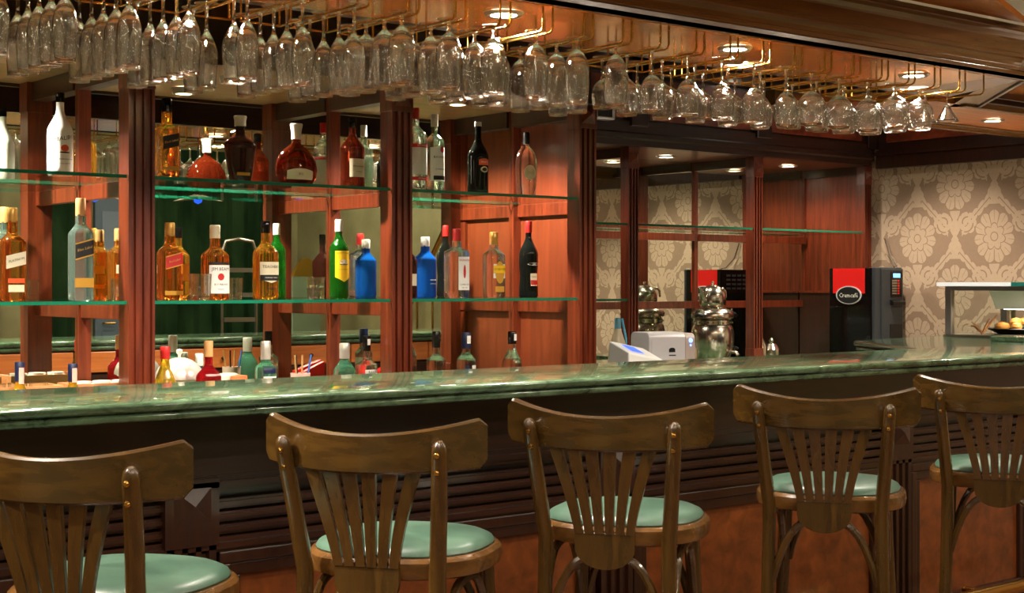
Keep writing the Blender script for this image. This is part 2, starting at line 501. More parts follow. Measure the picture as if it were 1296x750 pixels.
# marble top, two stacked edges with rounded noses
def slab(name, outline, z0, z1, inset, mat, parent):
    """outline polygon (counter-clockwise) with a rounded edge built from stacked insets"""
    n = len(outline)
    def ins(d):
        out = []
        for i in range(n):
            p0, p1, p2 = Vector(outline[i-1]), Vector(outline[i]), Vector(outline[(i+1) % n])
            e1 = (p1-p0).normalized(); e2 = (p2-p1).normalized()
            n1 = Vector((-e1.y, e1.x)); n2 = Vector((-e2.y, e2.x))
            k = 1 + n1.dot(n2)
            out.append(p1 + (n1+n2) * (d/k))
        return out
    h = z1 - z0; lv = []
    S = 7
    for k in range(S + 1):
        t = math.pi * k / S
        lv.append((inset + (h/2)*(1 - math.sin(t)), z0 + h/2*(1 - math.cos(t))))
    g = G(); v = []; f = []
    for d, z in lv:
        for p in ins(d): v.append((p.x, p.y, z))
    for k in range(S):
        for i in range(n):
            j = (i+1) % n
            f.append((k*n+i, k*n+j, (k+1)*n+j, (k+1)*n+i))
    f.append(tuple(range(n))[::-1]); f.append(tuple(range(S*n, (S+1)*n)))
    g.add(v, f)
    return obj(name, g, mat, parent, True)
top = empty('marble_countertop', (0, 0, 0), 0, 'polished green marble bar top with double rounded edge', 'countertop')
OUT = [(-1.5, 2.92), (6.62, 2.92), (6.62, 3.88), (6.17, 4.27), (5.30, 4.12), (4.84, 3.46), (-1.5, 3.46)]
slab('upper_slab', OUT, 1.076, 1.10, 0, MARBLE, top)
slab('lower_slab', OUT, 1.055, 1.0762, .010, MARBLE, top)
ob = obj('counter_riser', G().box(5.72, 6.02, 2.95, 3.70, 1.10, 1.122), MARBLE, bevel=.004)
tag(ob, 'raised green marble strip on the bar corner beside the glass case', 'counter riser')
obj('corner_body', G().prism([(5.2, YB + .03), (6.55, YB + .03), (6.55, 3.84), (6.14, 4.20), (5.36, 4.06), (4.93, 3.44), (5.2, 3.44)], 'z', 0, 1.054), DARK, bar)
# brass foot rail
fr = empty('foot_rail', (0, 0, 0)); fr.parent = bar
obj('rail', G().tube([(-1.4, 2.93, .27), (5.0, 2.93, .27)], .024, 14), BRASS, fr, True)
for k in range(6):
    obj('bracket', G().tube([(-.9 + 1.1*k, 2.93, .27), (-.9 + 1.1*k, 3.0, .25), (-.9 + 1.1*k, 3.085, .25)], .012, 10), BRASS, fr, True)

# ------------------------------------------------------------------ canopy over the bar
can = empty('bar_canopy', (0, 0, 2.1), 0, 'stepped wooden canopy hanging over the bar with amber underside', 'canopy')
CZ = 2.095
def cp(name, g, m, **k):
    o = obj(name, g, m, None, **k); o.parent = can; o.location = (0, 0, -2.1); return o
XI = 5.02   # inner corner
# crown profile in (y, z): bottom lip, cove steps, projecting crown
CROWN = [(2.96, CZ), (2.905, CZ), (2.900, CZ+.014), (2.888, CZ+.018), (2.888, CZ+.030), (2.896, CZ+.034), (2.896, CZ+.048), (2.880, CZ+.060), (2.862, CZ+.066),
         (2.862, CZ+.078), (2.872, CZ+.082), (2.872, CZ+.128), (2.860, CZ+.134), (2.846, CZ+.150), (2.842, CZ+.162), (2.830, CZ+.166), (2.830, CZ+.186), (2.96, CZ+.186)]
CROWN = [(2.908 - (2.908-y)*.5 + (z-CZ)*.33 if y < 2.95 else 2.96, z) for y, z in CROWN]
def crown():
    g = G(); n = len(CROWN)
    v = [(-2.5, y, z) for y, z in CROWN]
    v += [(XI + (y - 2.905), y, z) for y, z in CROWN]          # mitred at the inner corner: it turns towards the room
    v += [(XI + (y - 2.905), 1.9, z) for y, z in CROWN]
    f = []
    for s in (0, 1):
        for i in range(n):
            j = (i+1) % n
            f.append((s*n+i, s*n+j, (s+1)*n+j, (s+1)*n+i))
    f += [tuple(range(n)), tuple(range(2*n, 3*n))[::-1]]
    return g.add(v, f)
cp('crown_moulding', crown(), FASCIA)
cp('front_border', G().box(-2.5, XI + .02, 2.905, 2.975, CZ, CZ + .012), FASCIA)
cp('groove', G().box(-2.5, XI + .03, 2.975, 2.983, CZ + .004, CZ + .012), BLACK)
cp('underside_panel', G().box(-2.5, 4.66, 2.983, 3.42, CZ, CZ + .012), AMBER)
cp('back_border', G().box(-2.5, 4.9, 3.42, 3.46, CZ, CZ + .14), DARKX)
cp('top_board', G().box(-2.5, 7.1, 2.93, 3.46, CZ + .14, CZ + .186).box(5.05, 7.1, 1.9, 2.93, CZ + .14, CZ + .186), DARKX)
cp('corner_panel', G().prism([(4.66, 2.983), (4.66, 3.42), (5.0, 3.42), (4.80, 2.983)], 'z', CZ, CZ + .012), PANEL)
# mitre beam at 45 degrees and the panel frames of the turned length
def beam(x0, y0, x1, y1, w, z0, z1):
    d = Vector((x1-x0, y1-y0)).normalized(); nrm = Vector((-d.y, d.x)) * (w/2)
    return G().prism([(x0-nrm.x, y0-nrm.y), (x1-nrm.x, y1-nrm.y), (x1+nrm.x, y1+nrm.y), (x0+nrm.x, y0+nrm.y)], 'z', z0, z1)
cp('mitre_beam', beam(4.72, 2.905, 5.52, 3.70, .125, (CZ+.03) - .004, (CZ+.03) + .05), FASCIA)
cp('mitre_bead', beam(4.80, 2.90, 5.585, 3.68, .014, (CZ+.03) - .010, (CZ+.03) + .05), DARK)
cp('recess_panel', G().prism([(4.90, 2.90), (5.64, 3.64), (7.1, 3.64), (7.1, 1.9), (4.90, 1.9)], 'z', (CZ+.03) + .05, (CZ+.03) + .07), AMBER)
cp('recess_bead', G().box(5.58, 7.1, 3.61, 3.64, (CZ+.03) + .01, (CZ+.03) + .05), DARKX)
cp('recess_bead', G().box(5.54, 7.1, 3.56, 3.58, (CZ+.03) + .025, (CZ+.03) + .05), DARKX)
cp('rear_strip', G().box(5.25, 7.1, 3.66, 4.13, (CZ+.03) - .004, (CZ+.03) + .03), ORANGEW)
cp('rear_strip_edge', G().prism([(3.64, (CZ+.03) + .05), (3.64, (CZ+.03) - .012), (3.675, (CZ+.03) - .012), (3.675, (CZ+.03) + .05)], 'x', 5.45, 7.1), FASCIA)
cp('rear_strip_edge', G().prism([(4.10, (CZ+.03) + .05), (4.10, (CZ+.03) - .012), (4.125, (CZ+.03) - .018), (4.125, (CZ+.03) - .03), (4.155, (CZ+.03) - .03), (4.155, (CZ+.03) + .05)], 'x', 4.75, 7.1), FASCIA)
cp('rear_strip_side', G().prism([(5.25, 3.66), (5.25, 4.13), (4.75, 4.13)], 'z', (CZ+.03) - .004, (CZ+.03) + .03), ORANGEW)
downlight(6.05, 3.90, CZ + .026, 70, 'added fill downlight above the corner of the bar top', 'canopy downlights', spread=140, r=.05)  # lamp added to brighten the corner marble and the glass case
downlight(6.1, 2.70, CZ + .08, 60, 'added fill downlight in the turned end of the canopy', 'canopy downlights', spread=140, r=.05)  # added lamp out of view, brightens the corner of the counter
# lowered timber soffit in front of the crown
struct(obj('wall_bulkhead', G().box(-2.5, 5.6, 3.40, 3.46, CZ + .186, 2.9), PALE))
sf = struct(obj('trim_1', G().prism([(-2.5, 2.35), (3.30, 2.35), (4.215, 2.712), (4.70, 2.90), (-2.5, 2.90)], 'z', CZ + .186, CZ + .21), AMBER))
for k in range(6):
    downlight(4.365 - .93*k, 3.13, CZ, 185, 'recessed round downlight in the amber canopy, %s from the right' % ORD[k], 'canopy downlights', spread=150, r=.05)

# ------------------------------------------------------------------ back-bar units
def fluted_column(x, y0, z0, z1, w, d, parent, m, pyr=True):
    c = empty('column', (x, y0, 0)); c.parent = parent
    h = w/2; prof = [(-h, d), (-h, 0)]
    for k in range(3):
        cc = (-.5 + .5*k) * w*.62
        prof += [(cc - w*.085, 0), (cc - w*.06, w*.11), (cc + w*.06, w*.11), (cc + w*.085, 0)]
    prof += [(h, 0), (h, d)]
    obj('shaft', G().prism(prof, 'z', z0 + .12, z1 - .11), m, c)
    obj('base_block', G().box(-h - .004, h + .004, -.004, d, z0, z0 + .12), m, c, bevel=.002)
    obj('head_block', G().box(-h - .003, h + .003, -.003, d, z1 - .11, z1), m, c, bevel=.002)
    if pyr:
        q = h*.8; zc = z1 - .055
        obj('pyramid', G().add([(-q, -.0035, zc - q), (q, -.0035, zc - q), (q, -.0035, zc + q), (-q, -.0035, zc + q), (0, -.024, zc)], [(0,1,4),(1,2,4),(2,3,4),(3,0,4)]), m, c)
    return c
COLS = [.0, 1.015, 2.027, 3.039, 3.948]
UT = 2.09
unit = empty('back_bar_unit', (0, 0, 0), 0, 'mahogany bottle unit with fluted columns and mirror back', 'bar shelving')
for x in COLS[1:]: fluted_column(x, YC - .01, .88, UT, .09, .075, unit, MAHOG)
obj('top_board', G().box(COLS[0], 4.0, YC - .01, YM + .02, UT, UT + .03), TOPVEN, unit)
obj('front_edge', G().box(COLS[0], 4.0, YC - .025, YC - .01, UT - .012, UT + .05), DARKX, unit)
obj('side_panel', G().box(3.97, 3.993, YC + .065, YM, .88, UT), PANEL, unit)
obj('carcass_back', G().box(COLS[0], 3.993, YM + .012, 5.86, .88, 2.55), DARK, unit)
for a, b in zip(COLS[:-1], COLS[1:]):
    obj('mirror', G().box(a, min(b, 3.97), YM, YM + .008, .92, UT - .001), MIRROR, unit)
for x in COLS[1:]:
    last = x > 3.9
    if not last: obj('mullion', G().box(x - .022, x + .022, YM - .016, YM - .001, .90, UT), MAHOG, unit)
    else: obj('mullion', G().box(x - .018, 3.97, YM - .016, YM - .001, .90, UT), MAHOG, unit)
    for zs in (1.69, 1.287):
        if last: obj('shelf_rail', G().box(x + .004, 3.97, YC + .065, YM - .016, zs - .052, zs - .001), MAHOG, unit, bevel=.002)
        else: obj('shelf_rail', G().box(x - .016, x + .016, YC + .065, YM - .016, zs - .052, zs - .001), MAHOG, unit, bevel=.002)
    obj('top_rail', G().box(x - .03, (x + .03) if not last else 3.97, YC + .065, YM - .016, UT - .07, UT - .001), DARK, unit, bevel=.002)
    if last:
        for z0, z1 in ((.93, 1.19), (1.36, 1.59), (1.76, 1.98)):
            obj('panel_stile', G().box(3.955, 3.97, YC + .066, YC + .10, z0 - .05, z1 + .04), MAHOG, unit)
# upper wall above the bottle unit
uw = struct(obj('wall_upper', G().box(-2.5, 3.993, YC + .02, YM, UT + .03, 2.9), DARKX))
# glass shelves, one sheet per bay, notched round the columns
def glass_shelf(x0, x1, y0, y1, z, n0, n1, label, group, t=.011, nd=.085):
    e = empty('glass_shelf', ((x0+x1)/2, (y0+y1)/2, z), 0, label, 'glass shelf', group)
    cx, cy = (x0+x1)/2, (y0+y1)/2
    P = [(x0 + n0, y0), (x1 - n1, y0)]
    if n1 > 0: P += [(x1 - n1, y0 + nd), (x1 - .001, y0 + nd)]
    P += [(x1 - .001, y1), (x0 + .001, y1)]
    if n0 > 0: P += [(x0 + .001, y0 + nd), (x0 + n0, y0 + nd)]
    obj('sheet', G().prism([(a-cx, b-cy) for a, b in P], 'z', -t, 0), SHELFGLASS, e)
    obj('front_edge', G().box(x0 + n0 - cx, x1 - n1 - cx, y0 - cy - .0025, y0 - cy - .0002, -t, 0), GREENEDGE, e)
    obj('back_edge', G().box(x0 + .004 - cx, x1 - .004 - cx, y1 - cy + .0003, y1 - cy + .002, -t, 0), GREENEDGE, e)
    return e
bays = ['far left bay cut by the picture edge', 'bay between the first and second column', 'bay between second and third column', 'bay beside the mahogany side panel']
for zs, nm in ((1.701, 'upper'), (1.298, 'lower')):
    for k, (a, b) in enumerate(zip(COLS[:-1], COLS[1:])):
        glass_shelf(a, b if b < 3.9 else 3.966, YC, YM - .020, zs, .047 if k else 0, .047 if b < 3.9 else .067, '%s green-edged glass shelf in the %s' % (nm, bays[k]), 'bottle shelves')
# back counter under the bottle unit
bc = empty('back_counter', (0, 0, 0), 0, 'low wooden back counter under the bottle shelves', 'counter')
obj('worktop', G().box(COLS[0], 3.993, 4.30, YM, .84, .88), MARBLE, bc, bevel=.004)
obj('body', G().box(COLS[0], 3.993, 4.34, YM, 0, .84), MAHOG, bc)
for k in range(6): 
    d = obj('door', G().box(COLS[0] + .66*k + .01, COLS[0] + .66*k + .65, 4.322, 4.34, .1, .82), MAHOG, bc, bevel=.003)
    obj('knob', G().lathe([(0, .02), (.009, .017), (.006, .008), (.006, 0)], 12), BRASS, d, True, loc=(COLS[0] + .66*k + .6, 4.322, .5), rot=(R(90), 0, 0))
for k, x in enumerate((.52, 1.52, 2.5, 3.5)):
    downlight(x, 4.67, UT, 140, 'downlight under the top board of the bottle unit, %s from the left' % ORD[k], 'bottle unit downlights', spread=140, r=.042, drop=.02)

# set-back unit on the right
C2 = [4.20, 5.160, 6.104, 7.071]
UT2 = 2.05
un2 = empty('rear_shelf_unit', (0, 0, 0), 0, 'set-back mahogany unit with mirror and dark burl frieze', 'bar shelving')
for x in C2[1:]: fluted_column(x, YC2 - .01, .88, UT2, .07 if x < 7 else .06, .06, un2, MAHOG)
obj('top_board', G().box(3.995, 7.118, YC2 + .01, YM2 + .02, UT2, UT2 + .03), PANEL, un2)
obj('side_panel', G().box(7.075, 7.105, YC2 + .05, YM2, .88, UT2), MAHOG, un2)
dp = obj('wainscot', G().box(7.02, 7.075, YC2 + .052, YM2 - .004, .88, 1.300), DARK, un2, bevel=.004)
obj('wainscot_cap', G().box(7.012, 7.075, YC2 + .052, YM2 - .004, 1.300, 1.312), MAHOG, un2)
for a, b in zip([4.0] + C2[1:-1], C2[1:]):
    obj('mirror', G().box(a, min(b, 7.075), YM2, YM2 + .008, .90, UT2 - .001), MIRROR, un2)
    obj('mullion', G().box(b - .014, b + .004 if b > 7 else b + .014, YM2 - .012, YM2 - .001, .90, UT2), MAHOG, un2)
    obj('back_rail', G().box(a + .015, b - .015, YM2 - .03, YM2 - .001, 1.600, 1.640), MAHOG, un2)
    obj('back_rail', G().box(a + .015, b - .015, YM2 - .03, YM2 - .001, 1.215, 1.255), MAHOG, un2)
    obj('top_rail', G().box(b - .022, min(b + .022, 7.07), YC2 + .05, YM2 - .012, UT2 - .05, UT2 - .001), DARK, un2)
for k, (a, b) in enumerate(zip([4.0] + C2[1:-1], C2[1:])):
    glass_shelf(a, b if b < 7 else 7.07, YC2, YM2 - .035, 1.662, 0.037 if k else 0, .037, 'upper green-edged glass shelf of the set-back unit, %s bay from the left' % ORD[k], 'set-back unit shelves', nd=.07)
glass_shelf(4.0, 5.160, YC2, YM2 - .035, 1.278, 0, .037, 'lower green-edged glass shelf of the set-back unit behind the grey appliance', 'set-back unit shelves', nd=.07)
# frieze over the set-back unit and along the right wall
fz = empty('frieze', (0, 0, 0), 0, 'dark wood frieze with red burl panels above the set-back unit', 'frieze')
obj('backing', G().box(3.995, 7.118, YC2 - .02, YC2 + .012, UT2 + .03, 2.55), DARKX, fz)
obj('lower_rail', G().prism([(YC2 + .01, UT2), (YC2 - .05, UT2), (YC2 - .05, UT2 + .03), (YC2 - .065, UT2 + .04), (YC2 - .065, UT2 + .06), (YC2 - .045, UT2 + .07), (YC2 - .045, UT2 + .10), (YC2 + .01, UT2 + .10)], 'x', 3.995, 7.05), DARKX, fz)
prev = 3.995
for x in C2[1:]:
    obj('stile', G().box(x - .06, x + .05 if x > 7 else x + .06, YC2 - .06, YC2 - .02, UT2 + .10, 2.55), DARK, fz, bevel=.004)
    x0, x1 = prev + (.06 if prev > 4.1 else 0), x - .06
    obj('burl_panel', G().box(x0 + .03, x1 - .03, YC2 - .032, YC2 - .02, UT2 + .14, 2.40), BURLRED, fz)
    obj('panel_bead', G().box(x0, x1, YC2 - .045, YC2 - .02, UT2 + .10, UT2 + .125), DARKX, fz)
    prev = x
obj('upper_rail', G().box(3.995, 7.11, YC2 - .06, YC2 - .02, 2.42, 2.55), DARKX, fz)
f2 = empty('wall_frieze', (XW, 4, 0), 0, 'dark wood frieze with burl panel above the damask wallpaper', 'frieze')
def wf(name, g, m): 
    o = obj(name, g, m); o.parent = f2; o.location = (-XW, -4, 0); return o
wf('lower_rail', G().box(XW - .05, XW - .001, 1.2, YC2 - .066, UT2 - .02, UT2 + .085), DARK)
wf('lower_bead', G().box(XW - .065, XW - .05, 1.2, YC2 - .066, UT2 + .055, UT2 + .075), DARK)
wf('backing', G().box(XW - .025, XW - .001, 1.2, YC2 - .066, UT2 + .085, 2.55), DARK)
for k in range(3):
    y1 = YC2 - .13 - 1.3*k
    wf('burl_panel', G().box(XW - .036, XW - .025, y1 - 1.16, y1, UT2 + .13, 2.40), BURLRED)
for k, x in enumerate((4.62, 5.66, 6.67)):
    downlight(x, 5.66, UT2, 16, 'downlight in the top of the set-back unit, %s from the left' % ORD[k], 'set-back unit downlights', spread=150, r=.05)
struct(obj('trim_2', G().box(3.995, 7.118, 3.46, YC2 - .022, 2.55, 2.60), DARKX))
struct(obj('trim_3', G().box(-2.5, 3.995, 3.46, YC + .02, 2.55, 2.60), DARKX))
downlight(6.42, 4.80, 2.55, 120, 'downlight above the black coffee machine washing the wallpaper', None, spread=104, r=.05)
# right back counter
rc = empty('service_counter', (0, 0, 0), 0, 'L-shaped service counter under the set-back unit', 'counter')
obj('worktop', G().prism([(3.995, 4.98), (6.52, 4.98), (6.52, 4.32), (7.119, 4.32), (7.119, 5.399), (7.0, 5.88), (3.995, 5.88)], 'z', .84, .88), MARBLE, rc)
obj('body', G().prism([(3.995, 5.02), (6.56, 5.02), (6.56, 4.34), (7.119, 4.34), (7.119, 5.88), (3.995, 5.88)], 'z', 0, .84), DARK, rc)
# small grey box on the frieze
sb = empty('wall_box', (4.86, YC2 - .07, 2.16), 0, 'small pale grey box with dark face on the frieze', 'wall box')
obj('case', G().box(-.05, .07, -.05, .006, 0, .075), SILVER, sb, bevel=.006)
obj('face', G().box(-.045, .045, -.056, -.0502, .012, .062), BLACK, sb)

# ------------------------------------------------------------------ lettering
_txt = {}
def text_geo(s, size):
    key = (s, round(size, 5))
    if key in _txt: return _txt[key]
    cu = bpy.data.curves.new('lettering', 'FONT'); cu.body = s; cu.size = size; cu.align_x = 'CENTER'; cu.align_y = 'CENTER'; cu.resolution_u = 1
    o = bpy.data.objects.new('lettering', cu); C.objects.link(o)
    bpy.context.view_layer.update()
    dg = bpy.context.evaluated_depsgraph_get()
    me = bpy.data.meshes.new_from_object(o.evaluated_get(dg))
    r = ([(v.co.x, v.co.y) for v in me.vertices], [tuple(p.vertices) for p in me.polygons])
    bpy.data.objects.remove(o); bpy.data.curves.remove(cu); bpy.data.meshes.remove(me)
    _txt[key] = r
    return r
def flat_text(s, size, mat, parent, loc, rot, wide=1.0):
    v, f = text_geo(s, size)
    return obj('lettering', G().add([(a*wide, b, 0) for a, b in v], f), mat, parent, loc=loc, rot=rot)

# ------------------------------------------------------------------ bottles
def lerp_r(prof, z):
    for (r0, z0), (r1, z1) in zip(prof[:-1], prof[1:]):
        if z0 <= z <= z1 and z1 > z0: return r0 + (r1-r0)*(z-z0)/(z1-z0)
    return prof[-1][0]
def sm(t): return t*t*(3-2*t)
def prof_std(h, r, nr, b, s, cz, bulge=0, foot=1.0):
    p = [(0, 0), (r*foot*.9, 0), (r*foot, .006)]
    K = 6
    for k in range(1, K+1):
        t = k/K; p.append((r*(foot + (1-foot)*t) + bulge*math.sin(math.pi*t), .006 + (b*h-.006)*t))
    for k in range(1, 10):
        t = k/9; p.append((r - (r-nr)*sm(t), (b + (s-b)*t)*h))
    p += [(nr, cz*h), (0, cz*h)]
    return p
class Bottle:
    def __init__(s, label, x, y, zb, prof, h, glass, cap, n=2.0, sy=1.0, seg=28, group=None, capr=None, capz=None, cap_top=None, cat='bottle', name='bottle', rz=0):
        s.e = empty(name, (x, y, zb), rz, label, cat, group); s.prof = prof; s.n = n; s.sy = sy
        s.glass = obj('glass_body', G().lathe(prof, seg, n, 1, sy), glass, s.e, True)
        nr, nz = prof[-2]
        cr = capr or nr*1.14; cz = capz if capz is not None else nz - .004
        ct = cap_top or cr
        obj('cap', G().lathe([(0, cz), (cr, cz), (cr, cz + (h-cz)*.5), (ct, h - .003), (ct*.9, h), (0, h)], 20), cap, s.e, True)
    def pt(s, x, z, eps):
        r = max(lerp_r(s.prof, min(max(z, .001), s.prof[-1][1] - .0005)), .004); q = min(abs(x)/r, .97)
        return (x, -(r*(1 - q**s.n)**(1.0/s.n) + eps/ max(.35, (1-q**s.n)**(1.0/s.n)))*s.sy, z)
    def patch(s, zc, w, h, mat, slant=0, shape='rect', xo=0, eps=.0008, name='label', parent=None):
        c, d = math.cos(R(slant)), math.sin(R(slant)); g = G(); v = []; f = []
        if shape == 'oval':
            K = 24; v.append(s.pt(xo, zc, eps))
            for k in range(K):
                t = 2*math.pi*k/K
                v.append(s.pt(xo + w/2*math.cos(t), zc + h/2*math.sin(t), eps))
            f = [(0, 1+k, 1+(k+1) % K) for k in range(K)]
        else:
            NX, NZ = 12, 3
            for j in range(NZ+1):
                for i in range(NX+1):
                    a = (i/NX - .5)*w; b = (j/NZ - .5)*h
                    if shape == 'shield' and j == 0: b -= h*.18*(1 - abs(i/NX-.5)*2)
                    if shape == 'arch' and j == NZ: b += h*.3*(1 - (abs(i/NX-.5)*2)**2)
                    v.append(s.pt(xo + a*c - b*d if slant == 0 else a*c, zc + a*d + b*c, eps))
            for j in range(NZ):
                for i in range(NX):
                    o = j*(NX+1)+i; f.append((o, o+1, o+NX+2, o+NX+1))
        g.add(v, f)
        return obj(name, g, mat, parent or s.e, True)
    def text(s, t, size, zc, mat, slant=0, xo=0, eps=.0016, parent=None, wide=1.0):
        v, f = text_geo(t, size); c, d = math.cos(R(slant)), math.sin(R(slant))
        pts = [s.pt(xo + (a*wide)*c, zc + (a*wide)*d + b, eps) for a, b in v]
        return obj('lettering', G().add(pts, f), mat, parent or s.e)
TS, MS, BS = 1.7012, 1.2982, .8802
GT, GM, GB = 'bottles on the upper glass shelf', 'bottles on the lower glass shelf', 'bottles on the back counter'

b = Bottle('white rum bottle with black cap and palm emblem on the upper shelf', 1.841, 4.60, TS, prof_std(.269, .041, .0125, .52, .80, .90), .269, MILK, GLOSSBLACK, group=GT)
b.text('MALIBU', .019, .120, INK, slant=12, wide=1.05); b.patch(.088, .026, .022, ORANGEL, shape='oval'); b.patch(.074, .034, .005, INK, shape='oval')
b.text('CARIBBEAN RUM', .0065, .052, INK); b.text('COCONUT', .007, .038, INK)
b = Bottle('square amber whisky bottle with black label and black cap on the upper shelf', 2.175, 4.52, TS, prof_std(.270, .036, .0145, .60, .70, .84), .270, AMBERG, GLOSSBLACK, n=6, group=GT)
l = b.patch(.125, .060, .045, BLACKL, slant=14); b.text('Black Label', .011, .125, INKG, slant=14, parent=l); l = b.patch(.035, .062, .012, GOLDL)
p = [(0, 0), (.036, 0), (.040, .005), (.050, .06), (.0585, .115), (.060, .130), (.056, .140), (.040, .152), (.026, .160), (.0175, .168), (.0165, .190), (.0165, .196), (0, .196)]
b = Bottle('urn-shaped dark brown ceramic whisky flagon with silver stopper', 2.450, 4.52, TS, p, .232, DARKBR, SILVERCAP, sy=.62, capr=.020, capz=.196, cap_top=.023, group=GT)
b.patch(.030, .05, .010, GOLDL); obj('shoulder_handle', G().tube([(-.018, 0, .176), (-.034, 0, .172), (-.038, 0, .158)], .004, 8), DARKBR, b.e, True)
p = [(0, 0), (.050, 0), (.062, .004), (.080, .030), (.0845, .058), (.078, .090), (.060, .118), (.036, .137), (.020, .148), (.0155, .156), (.0155, .170), (0, .170)]
b = Bottle('broad round cognac decanter with clear stopper and curved label', 2.673, 4.52, TS, p, .220, COGNAC, SILVERCAP, sy=.40, capr=.018, capz=.165, cap_top=.023, group=GT, cat='decanter', name='decanter')
l = b.patch(.036, .105, .030, CREAM, shape='arch'); b.text('XO', .014, .040, INK, parent=l)
for k in range(7): obj('relief_rib', G().tube([(s_*(.079 - .004*abs(k-3)), -.004, .025 + .012*k) for s_ in (-1,)] + [(-(.084 - .004*abs(k-3)), -.012, .031 + .012*k)], .004, 6), COGNAC, b.e, True)
b = Bottle('dark cognac bottle with large cream label on the upper shelf', 2.902, 4.51, TS, prof_std(.255, .0440, .0135, .56, .78, .88), .255, COGNAC, GLOSSBLACK, group=GT)
l = b.patch(.072, .064, .066, CREAM); b.text('Hennessy', .011, .078, INK, parent=l); b.text('COGNAC', .006, .058, INK, parent=l)
b = Bottle('clear vodka bottle with red cap and two red label bands', 3.198, 4.53, TS, prof_std(.317, .043, .013, .66, .80, .88), .317, CLEARG, REDL, group=GT)
b.patch(.115, .080, .105, WHITEL, eps=.0005)
for zc in (.172, .048): l = b.patch(zc, .080, .014, REDL, eps=.0012)
b.text('VODKA', .012, .172, INKW, eps=.002); b.text('IMPERIAL', .008, .048, INKW, eps=.002)
b = Bottle('clear white rum bottle with round red emblem and silver cap', 3.344, 4.61, TS, prof_std(.311, .0385, .0125, .66, .76, .86), .311, CLEARGR, SILVERCAP, group=GT)
l = b.patch(.115, .068, .13, WHITEL, eps=.0005); b.patch(.172, .022, .026, REDL, shape='oval', eps=.0014, xo=.010)
b.text('BACARDI', .0125, .142, INK, parent=l); b.text('SUPERIOR', .009, .095, INK, parent=l); b.text('ORIGINAL', .010, .062, INK, parent=l); b.patch(.062, .052, .016, INK, eps=.001)
b = Bottle('black cream liqueur bottle with arched badge on the upper shelf', 3.504, 4.54, TS, prof_std(.286, .0415, .0125, .52, .78, .955), .286, BLACKG, SILVERCAP, group=GT)
l = b.patch(.125, .046, .020, ORANGEL, shape='arch'); b.text('BAILEYS', .0085, .127, INKW, parent=l); b.patch(.098, .034, .024, CREAM, shape='oval'); b.patch(.098, .022, .014, BLACKL, shape='oval', eps=.0014)
p = [(0, 0), (.040, 0), (.045, .006), (.050, .06), (.0535, .12), (.051, .15), (.042, .178), (.026, .196), (.0145, .204), (.0135, .22), (0, .22)]
b = Bottle('flask-shaped clear bottle with round white label and dark stopper', 3.741, 4.53, TS, p, .260, CLEARG, BLACK, sy=.5, capr=.014, capz=.212, group=GT)
l = b.patch(.098, .060, .060, CREAM, shape='oval'); b.text('Ciroc', .014, .098, INKG, parent=l)

# lower shelf
b = Bottle('tall square gold whisky bottle with slanted cream label at the left picture edge', 1.655, 4.52, MS, prof_std(.291, .037, .0145, .62, .74, .86), .291, WHISKY, GOLDCAP, n=6, group=GM)
l = b.patch(.128, .064, .042, CREAM, slant=14); b.text('PLATINUM', .0105, .128, INK, slant=14, parent=l); b.patch(.040, .050, .022, CREAM); b.patch(.064, .052, .014, ORANGEL)
b = Bottle('tall square teal-tinted whisky bottle with dark slanted label and tan cap', 1.877, 4.52, MS, prof_std(.329, .0335, .014, .64, .76, .84), .329, TEALG, CORK, n=7, group=GM)
l = b.patch(.165, .063, .056, GOLDL, slant=16); l = b.patch(.165, .063, .047, BLACKL, slant=16, eps=.0014); b.text('Blue Label', .0125, .167, INKG, slant=16, parent=l, eps=.0022); b.patch(.058, .063, .030, GOLDL)
b = Bottle('small squat amber whisky bottle with cork cap beside the first column', 2.121, 4.78, MS, prof_std(.246, .032, .013, .66, .76, .84), .246, AMBERG, CORK, n=5, group=GM)
l = b.patch(.105, .046, .030, CREAM); b.text('RESERVE', .0075, .105, INK, parent=l); b.patch(.045, .046, .014, PINKL)
b = Bottle('square whisky bottle with slanted red label and gold cap', 2.196, 4.54, MS, prof_std(.260, .0365, .0145, .60, .74, .84), .260, WHISKY, GOLDCAP, n=6, group=GM)
l = b.patch(.132, .064, .046, GOLDL, slant=15); l = b.patch(.132, .064, .038, REDL, slant=15, eps=.0014); b.text('Red Label', .0105, .132, INKG, slant=15, parent=l, eps=.0022); b.patch(.024, .066, .014, GOLDL)
b = Bottle('bourbon bottle with square white label and red seal', 2.343, 4.50, MS, prof_std(.254, .0430, .0155, .58, .72, .84), .254, WHISKY, CREAM, n=3.2, group=GM)
l = b.patch(.070, .076, .096, WHITEL); b.text('JIM BEAM', .0155, .104, INK, parent=l); b.patch(.078, .024, .024, REDL, shape='oval', eps=.0014); b.text('BOURBON', .010, .052, INK, parent=l); b.text('WHISKEY', .006, .036, INK, parent=l); b.patch(.124, .078, .007, BLACKL)
b = Bottle('golden whisky bottle with black cap and black and cream label', 2.549, 4.52, MS, prof_std(.274, .0420, .0145, .58, .74, .86), .274, AMBERG, GLOSSBLACK, n=2.6, group=GM)
l = b.patch(.100, .074, .062, CREAM, shape='shield'); b.text("TEACHER'S", .0130, .114, INK, parent=l); b.patch(.076, .074, .020, BLACKL, eps=.0014); b.text('HIGHLAND CREAM', .0055, .076, INKW, eps=.0022); b.text('Whisky', .012, .038, INK)
b = Bottle('dark brown liqueur bottle hidden behind the second fluted column', 3.175, 4.56, MS, prof_std(.258, .0415, .012, .55, .74, .86), .258, DARKBR, GLOSSBLACK, group=GM)
b.patch(.07, .05, .045, CREAM)
b = Bottle('green whisky bottle with bright yellow shield label and white cap', 2.920, 4.63, MS, prof_std(.294, .0355, .013, .62, .80, .86), .294, GREENG, WHITE, group=GM)
